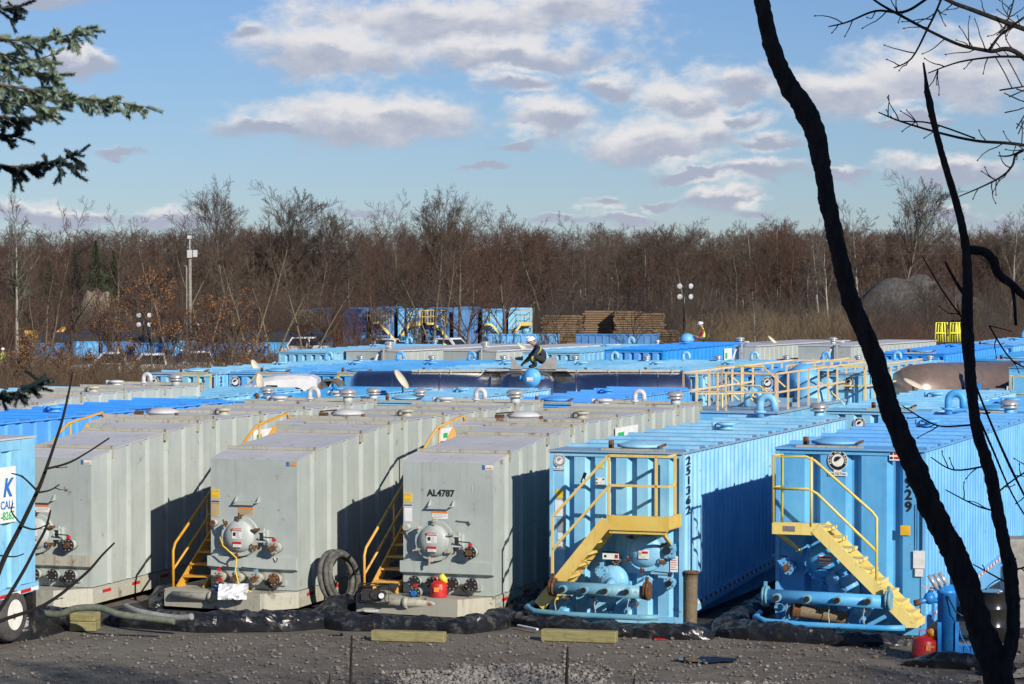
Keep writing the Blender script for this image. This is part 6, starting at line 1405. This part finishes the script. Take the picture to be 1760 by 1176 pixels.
def limb(b, pts, Y, dy=0, n=14, rough=True):
    o, r_ = poly(pts, Y, dy)
    b.tube(o, r_, n, 0, True, True, (lambda i, j: 1.06 + .16 * mnoise.noise(Vector((math.cos(j * 6.283 / n) * 1.5, math.sin(j * 6.283 / n) * 1.5, i * .22))) + .22 * mnoise.noise(Vector((j * 1.9, i * .55, 4)))) if rough else None); return o
def twiglets(b, line, n, ln, r, seed, bud=True, lo=.1):
    rr = random.Random(seed)
    for k in range(n):
        i = int((lo + (1 - lo) * rr.random()) * (len(line) - 2)); p = line[i]; d = (line[i+1] - p).normalized(); s = Vector((rr.uniform(-1, 1), rr.uniform(-.6, .6), rr.uniform(-1, 1))); s = (s - d * s.dot(d)).normalized()
        L_ = ln * rr.uniform(.4, 1.2); q = [p]; c = (d * .7 + s).normalized()
        for j in range(4): c = (c + Vector((rr.uniform(-.3, .3), rr.uniform(-.2, .2), rr.uniform(-.25, .35)))).normalized(); q.append(q[-1] + c * L_ / 4)
        b.tube(q, [r, r * .9, r * .8, r * .65, r * .55], 5)
        if bud: b.tube([q[-1], q[-1] + c * .012], [r * 1.3, r * .5], 5)
FY = 15.0
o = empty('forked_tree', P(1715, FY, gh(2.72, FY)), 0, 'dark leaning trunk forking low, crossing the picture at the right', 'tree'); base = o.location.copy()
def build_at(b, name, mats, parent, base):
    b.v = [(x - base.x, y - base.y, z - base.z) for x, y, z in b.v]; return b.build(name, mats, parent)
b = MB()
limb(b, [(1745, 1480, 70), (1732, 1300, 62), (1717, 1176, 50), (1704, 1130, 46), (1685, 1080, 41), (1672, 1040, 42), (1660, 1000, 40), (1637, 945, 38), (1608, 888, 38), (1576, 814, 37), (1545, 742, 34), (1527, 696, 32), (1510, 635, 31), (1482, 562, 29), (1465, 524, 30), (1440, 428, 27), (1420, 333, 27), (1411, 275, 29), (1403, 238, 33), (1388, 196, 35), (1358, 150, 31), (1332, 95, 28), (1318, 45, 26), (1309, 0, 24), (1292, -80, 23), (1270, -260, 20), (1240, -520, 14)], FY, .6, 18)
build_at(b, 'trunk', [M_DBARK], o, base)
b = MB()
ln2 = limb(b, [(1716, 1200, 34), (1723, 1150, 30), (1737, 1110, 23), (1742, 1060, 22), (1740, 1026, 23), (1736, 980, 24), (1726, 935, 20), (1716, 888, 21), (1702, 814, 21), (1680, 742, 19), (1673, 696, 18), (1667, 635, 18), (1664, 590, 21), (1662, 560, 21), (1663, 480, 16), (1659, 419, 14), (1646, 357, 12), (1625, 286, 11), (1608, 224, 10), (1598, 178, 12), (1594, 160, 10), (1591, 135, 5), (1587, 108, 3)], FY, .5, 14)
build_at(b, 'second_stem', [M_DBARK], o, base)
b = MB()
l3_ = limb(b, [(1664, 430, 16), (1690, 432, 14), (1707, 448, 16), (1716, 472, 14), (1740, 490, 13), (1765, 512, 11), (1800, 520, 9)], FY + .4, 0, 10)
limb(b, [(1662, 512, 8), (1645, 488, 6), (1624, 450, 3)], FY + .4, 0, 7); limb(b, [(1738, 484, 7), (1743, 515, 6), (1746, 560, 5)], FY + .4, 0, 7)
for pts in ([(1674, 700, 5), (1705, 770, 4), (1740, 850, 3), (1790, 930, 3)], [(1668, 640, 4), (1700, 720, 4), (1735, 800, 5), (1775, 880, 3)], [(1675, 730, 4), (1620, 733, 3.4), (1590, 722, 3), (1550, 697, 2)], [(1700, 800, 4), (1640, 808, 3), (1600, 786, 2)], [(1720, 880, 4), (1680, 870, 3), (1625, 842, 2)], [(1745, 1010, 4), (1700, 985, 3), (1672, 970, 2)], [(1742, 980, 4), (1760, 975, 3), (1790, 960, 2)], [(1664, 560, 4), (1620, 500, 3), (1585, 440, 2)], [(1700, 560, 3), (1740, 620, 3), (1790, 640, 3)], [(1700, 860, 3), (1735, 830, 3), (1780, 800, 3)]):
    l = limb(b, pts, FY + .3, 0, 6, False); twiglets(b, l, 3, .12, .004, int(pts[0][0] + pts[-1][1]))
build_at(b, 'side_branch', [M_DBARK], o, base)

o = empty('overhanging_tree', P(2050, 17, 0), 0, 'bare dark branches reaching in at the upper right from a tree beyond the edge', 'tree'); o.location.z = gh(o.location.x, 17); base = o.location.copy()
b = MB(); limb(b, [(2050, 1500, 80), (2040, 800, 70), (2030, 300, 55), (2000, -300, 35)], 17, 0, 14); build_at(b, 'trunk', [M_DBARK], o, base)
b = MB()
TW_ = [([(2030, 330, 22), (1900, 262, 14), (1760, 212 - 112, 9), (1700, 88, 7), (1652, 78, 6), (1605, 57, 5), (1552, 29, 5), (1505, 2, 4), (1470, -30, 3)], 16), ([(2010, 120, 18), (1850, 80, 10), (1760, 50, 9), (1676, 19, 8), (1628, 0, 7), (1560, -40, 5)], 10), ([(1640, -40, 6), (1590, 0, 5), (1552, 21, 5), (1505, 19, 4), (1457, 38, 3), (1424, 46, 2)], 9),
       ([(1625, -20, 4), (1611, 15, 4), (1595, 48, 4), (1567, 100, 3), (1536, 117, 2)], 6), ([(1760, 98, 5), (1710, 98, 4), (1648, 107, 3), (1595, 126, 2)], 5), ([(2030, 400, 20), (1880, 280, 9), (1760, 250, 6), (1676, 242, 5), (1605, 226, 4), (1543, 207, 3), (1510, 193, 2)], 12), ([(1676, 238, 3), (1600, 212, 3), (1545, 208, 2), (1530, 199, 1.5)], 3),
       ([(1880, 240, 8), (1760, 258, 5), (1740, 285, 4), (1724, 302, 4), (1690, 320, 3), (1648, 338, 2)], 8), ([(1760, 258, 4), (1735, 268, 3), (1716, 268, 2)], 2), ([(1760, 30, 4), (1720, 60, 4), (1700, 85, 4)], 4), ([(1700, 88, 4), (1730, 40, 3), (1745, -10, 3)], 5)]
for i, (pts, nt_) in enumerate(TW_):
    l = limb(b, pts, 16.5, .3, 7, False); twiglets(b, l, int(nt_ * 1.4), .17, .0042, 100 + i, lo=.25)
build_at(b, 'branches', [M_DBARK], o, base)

o = empty('foreground_sapling', P(-60, 12, gh(-2.4, 12)), 0, 'thin dark sapling stems crossing the blue trailer at the lower left', 'sapling'); base = o.location.copy()
b = MB()
for i, (pts, k) in enumerate((([(-60, 1250, 12), (-30, 1080, 10), (0, 978, 9), (37, 902, 8), (65, 843, 7), (80, 804, 6), (95, 760, 5), (106, 726, 5), (117, 680, 4), (125, 640, 3)], 0), ([(80, 806, 4), (117, 796, 4), (150, 778, 3), (188, 753, 3)], 1), ([(63, 847, 4), (85, 843, 3), (102, 833, 2)], 1), ([(65, 845, 4), (39, 820, 3), (20, 814, 2)], 2), ([(37, 902, 3), (20, 880, 2.5), (22, 865, 2)], 0),
              ([(37, 904, 4), (60, 910, 3), (85, 900, 2)], 1), ([(-60, 1130, 8), (0, 1047, 7), (39, 984, 6), (62, 940, 5), (78, 910, 5), (87, 877, 3)], 0), ([(-60, 1100, 8), (0, 1068, 7), (78, 1039, 6), (145, 988, 5), (175, 955, 4), (197, 933, 3)], 1), ([(0, 955, 3), (25, 957, 2.5), (41, 952, 2)], 0))):
    l = limb(b, pts, 12, .1, 7, False)
    if k: twiglets(b, l, k, .06, .0025, 200 + i)
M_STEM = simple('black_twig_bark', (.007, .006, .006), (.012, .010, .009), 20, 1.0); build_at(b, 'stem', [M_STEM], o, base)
for i, (px, yt, w, lb) in enumerate(((604, 1092, 5, 'single dark twig tip at the bottom edge left of centre'), (975, 1112, 6, 'dark twig tip at the bottom edge below the right timber beam'), (566, 1158, 4, 'tiny dark twig tip left of the taller one'), (1090, 1158, 3, 'tiny dark twig tip right of centre'), (533, 1166, 3, 'shortest dark twig tip at the bottom edge'))):
    q = PY(px, 1500, 12); b = MB(); limb(b, [(px + 6, 1500, w + 1), (px + 1, 1300, w), (px - 1, 1176, w), (px, yt + 30, w * .9), (px + 1, yt, w * .5)], 12, 0, 7); t_ = b.build('twig', [M_DBARK]); tag(t_, lb, 'twig')

# spruce at the left edge
M_NEED_LIT = simple('spruce_needles_lit', (.17, .24, .17), (.23, .29, .21), 6, .7); M_NEED_SHADE = simple('spruce_needles_shaded', (.012, .03, .032), (.02, .04, .04), 6, .7); M_SBARK = simple('spruce_bark', (.12, .075, .045), (.07, .045, .03), 10, .9)  # sunlit and shaded branches painted as two needle colours
o = empty('spruce_tree', P(-260, 14, 0), 0, 'blue green spruce branches reaching in at the left edge', 'tree'); o.location.z = gh(o.location.x, 14); base = o.location.copy()
b = MB(); b.tube([(0, 0, -.2), (0, 0, 5), (0, 0, 11)], [.16, .12, .03], 12); b.build('trunk', [M_SBARK], o)
def needles(rg, A, B, ln, n, w=.0026):
    t = rg.rand(n, 1); p = A + (B - A) * t; d = (B - A) / (np.linalg.norm(B - A) + 1e-9); rv = rg.randn(n, 3); rv -= (rv @ d)[:, None] * d; rv /= np.linalg.norm(rv, axis=1, keepdims=True) + 1e-9
    e = p + (rv * .8 + d * .75) * ln * (.8 + .4 * rg.rand(n, 1)); s = np.cross(rv, d) * w
    return np.stack([p - s, p + s, e], 1).reshape(-1, 3)
def spruce_branch(pts, Y, seed, mat, shoots, hang, dens=1.0, label=None):
    rr = random.Random(seed); rg = np.random.RandomState(seed); b = MB(); l = limb(b, [(x, y, w * .55) for x, y, w in pts], Y, rr.uniform(-.3, .3), 7, False); V = []; shoots = int(shoots * 1.7); dens *= 1.5
    def shoot(p, d, L_, depth):
        d = d.normalized(); q = [p]; c = d.copy()
        for j in range(4): c = (c + Vector((rr.uniform(-.15, .15), rr.uniform(-.15, .15), rr.uniform(-.15, .12)))).normalized(); q.append(q[-1] + c * L_ / 4)
        b.tube(q, [.003, .0026, .0022, .002, .0018], 5)
        for a, e in zip(q, q[1:]): V.append(needles(rg, np.array(a), np.array(e), .022, int(34 * dens * L_ / .1)))
        if depth:
            for _ in range(rr.choice((1, 2, 3))):
                k = rr.choice((1, 2, 3)); shoot(q[k], (c * .8 + Vector((rr.uniform(-1, 1), rr.uniform(-.8, .8), rr.uniform(-.9, .5)))), L_ * .6, depth - 1)
    for s in range(shoots):
        i = int((s + rr.random()) / shoots * (len(l) - 2)); d = (l[i+1] - l[i]).normalized(); side = rr.choice((-1, 1))
        shoot(l[i], d * .8 + Vector((0, side * .9, rr.uniform(-.2, .5))) + Vector((0, 0, -hang * rr.random())), rr.uniform(.07, .15), 1)
    shoot(l[-1], l[-1] - l[-3], .09, 0)
    for a, e in zip(l[::2], l[2::2]): V.append(needles(rg, np.array(a), np.array(e), .021, int(12 * dens)))
    br = build_at(b, 'branch', [M_SBARK], o, base); V = np.vstack(V) - np.array(base); raw_mesh('needles', V, np.arange(len(V)).reshape(-1, 3), mat, br)
spruce_branch([(-260, 30, 20), (-60, 50, 9), (0, 66, 7), (60, 70, 5), (110, 62, 4), (142, 52, 2)], 14, 1, M_NEED_LIT, 34, .9)
spruce_branch([(-260, 120, 20), (-80, 135, 10), (40, 152, 8), (110, 165, 6), (180, 173, 4), (250, 184, 2)], 13.8, 2, M_NEED_LIT, 52, 1.0, 1.1)
spruce_branch([(-260, 90, 20), (-60, 100, 9), (0, 112, 7), (60, 125, 5), (100, 128, 3)], 14.1, 3, M_NEED_LIT, 34, 1.0, 1.1)
spruce_branch([(-260, 130, 20), (-60, 140, 9), (0, 150, 7), (50, 160, 5), (85, 152, 3)], 14.3, 4, M_NEED_LIT, 30, 1.0)
spruce_branch([(-260, 190, 20), (-60, 196, 9), (0, 200, 7), (40, 204, 5), (78, 196, 3)], 14.6, 5, M_NEED_SHADE, 26, .9)
spruce_branch([(-260, 270, 20), (-60, 276, 9), (10, 286, 7), (60, 284, 5), (100, 278, 4), (130, 266, 2)], 14.6, 6, M_NEED_SHADE, 36, 1.1)
spruce_branch([(-260, 0, 20), (-60, 6, 9), (0, 14, 6), (34, 10, 3)], 14.2, 7, M_NEED_SHADE, 18, .9)
spruce_branch([(-260, 700, 20), (-60, 690, 9), (0, 680, 7), (40, 672, 5), (64, 662, 3)], 14.0, 8, M_NEED_SHADE, 26, 1.0, 1.2)
spruce_branch([(-260, 230, 20), (-60, 228, 9), (0, 232, 6), (30, 236, 3)], 14.4, 9, M_NEED_SHADE, 16, 1.0)

spruce_branch([(-260, 60, 20), (-60, 78, 9), (0, 92, 7), (50, 104, 5), (84, 96, 3)], 14.2, 10, M_NEED_LIT, 30, 1.0)
spruce_branch([(-260, 160, 20), (-60, 168, 9), (0, 172, 7), (50, 182, 5), (96, 186, 3)], 14.0, 11, M_NEED_LIT, 30, 1.1)
# bare trees on the bank, outside the picture at the right, whose shadows fall across the yard
for (x, y, H, k, lb) in ((8.3, 18.9, 12.2, A6, 'bare tree on the bank right of the view, nearest the yard'), (10.8, 18.5, 12.6, A0, 'bare tree on the bank right of the view, behind the nearest one'), (20.6, 21.4, 11.5, A6, 'bare tree on the bank far right of the view'), (14.0, 20.0, 11.6, A5, 'reddish bare tree on the bank right of the view')):
    c = copy_tree(TP[k][0]); c.location = (x, y, gh(x, y)); sc_ = H / TP[k][1]; c.scale = (sc_ * (.62 if x < 10 else .9), sc_ * .9, sc_); tag(c, lb, 'tree', 'bare trees on the bank')
# unseen evergreens added on the bank behind the viewer to shade the near trunks
def evergreen(x, y, H, rad, seed, label):
    rg = np.random.RandomState(seed); o = empty('spruce_tree', (x, y, gh(x, y)), 0, label, 'tree', 'unseen shade evergreens'); b = MB(); b.tube([(0, 0, -.3), (0, 0, H * .5), (0, 0, H)], [.22, .14, .02], 8); b.build('trunk', [M_SBARK], o)
    n = 16000; t = rg.rand(n); z = H * (.06 + .94 * t); a = rg.rand(n) * 6.28; rr = rad * (1.03 - t) ** .8 * rg.rand(n) ** .5 * (1 + .2 * np.sin(z * 6)); p = np.stack([rr * np.cos(a), rr * np.sin(a), z - rr * .2], 1)
    d = np.stack([np.cos(a), np.sin(a), -.2 + .4 * rg.randn(n)], 1); c = np.cross(d, rg.randn(n, 3)); c /= np.linalg.norm(c, axis=1, keepdims=True)
    V = np.stack([p - d * .16 - c * .05, p + d * .18, p - d * .16 + c * .05], 1).reshape(-1, 3); raw_mesh('crown', V, np.arange(3 * n).reshape(-1, 3), M_NEED_SHADE, o)
evergreen(6.4, 8.4, 11.5, 2.4, 301, 'unseen evergreen added right of the viewer to shade the forked trunk'); evergreen(8.6, 6.5, 12.5, 2.6, 302, 'second unseen evergreen added for shade right of the viewer')
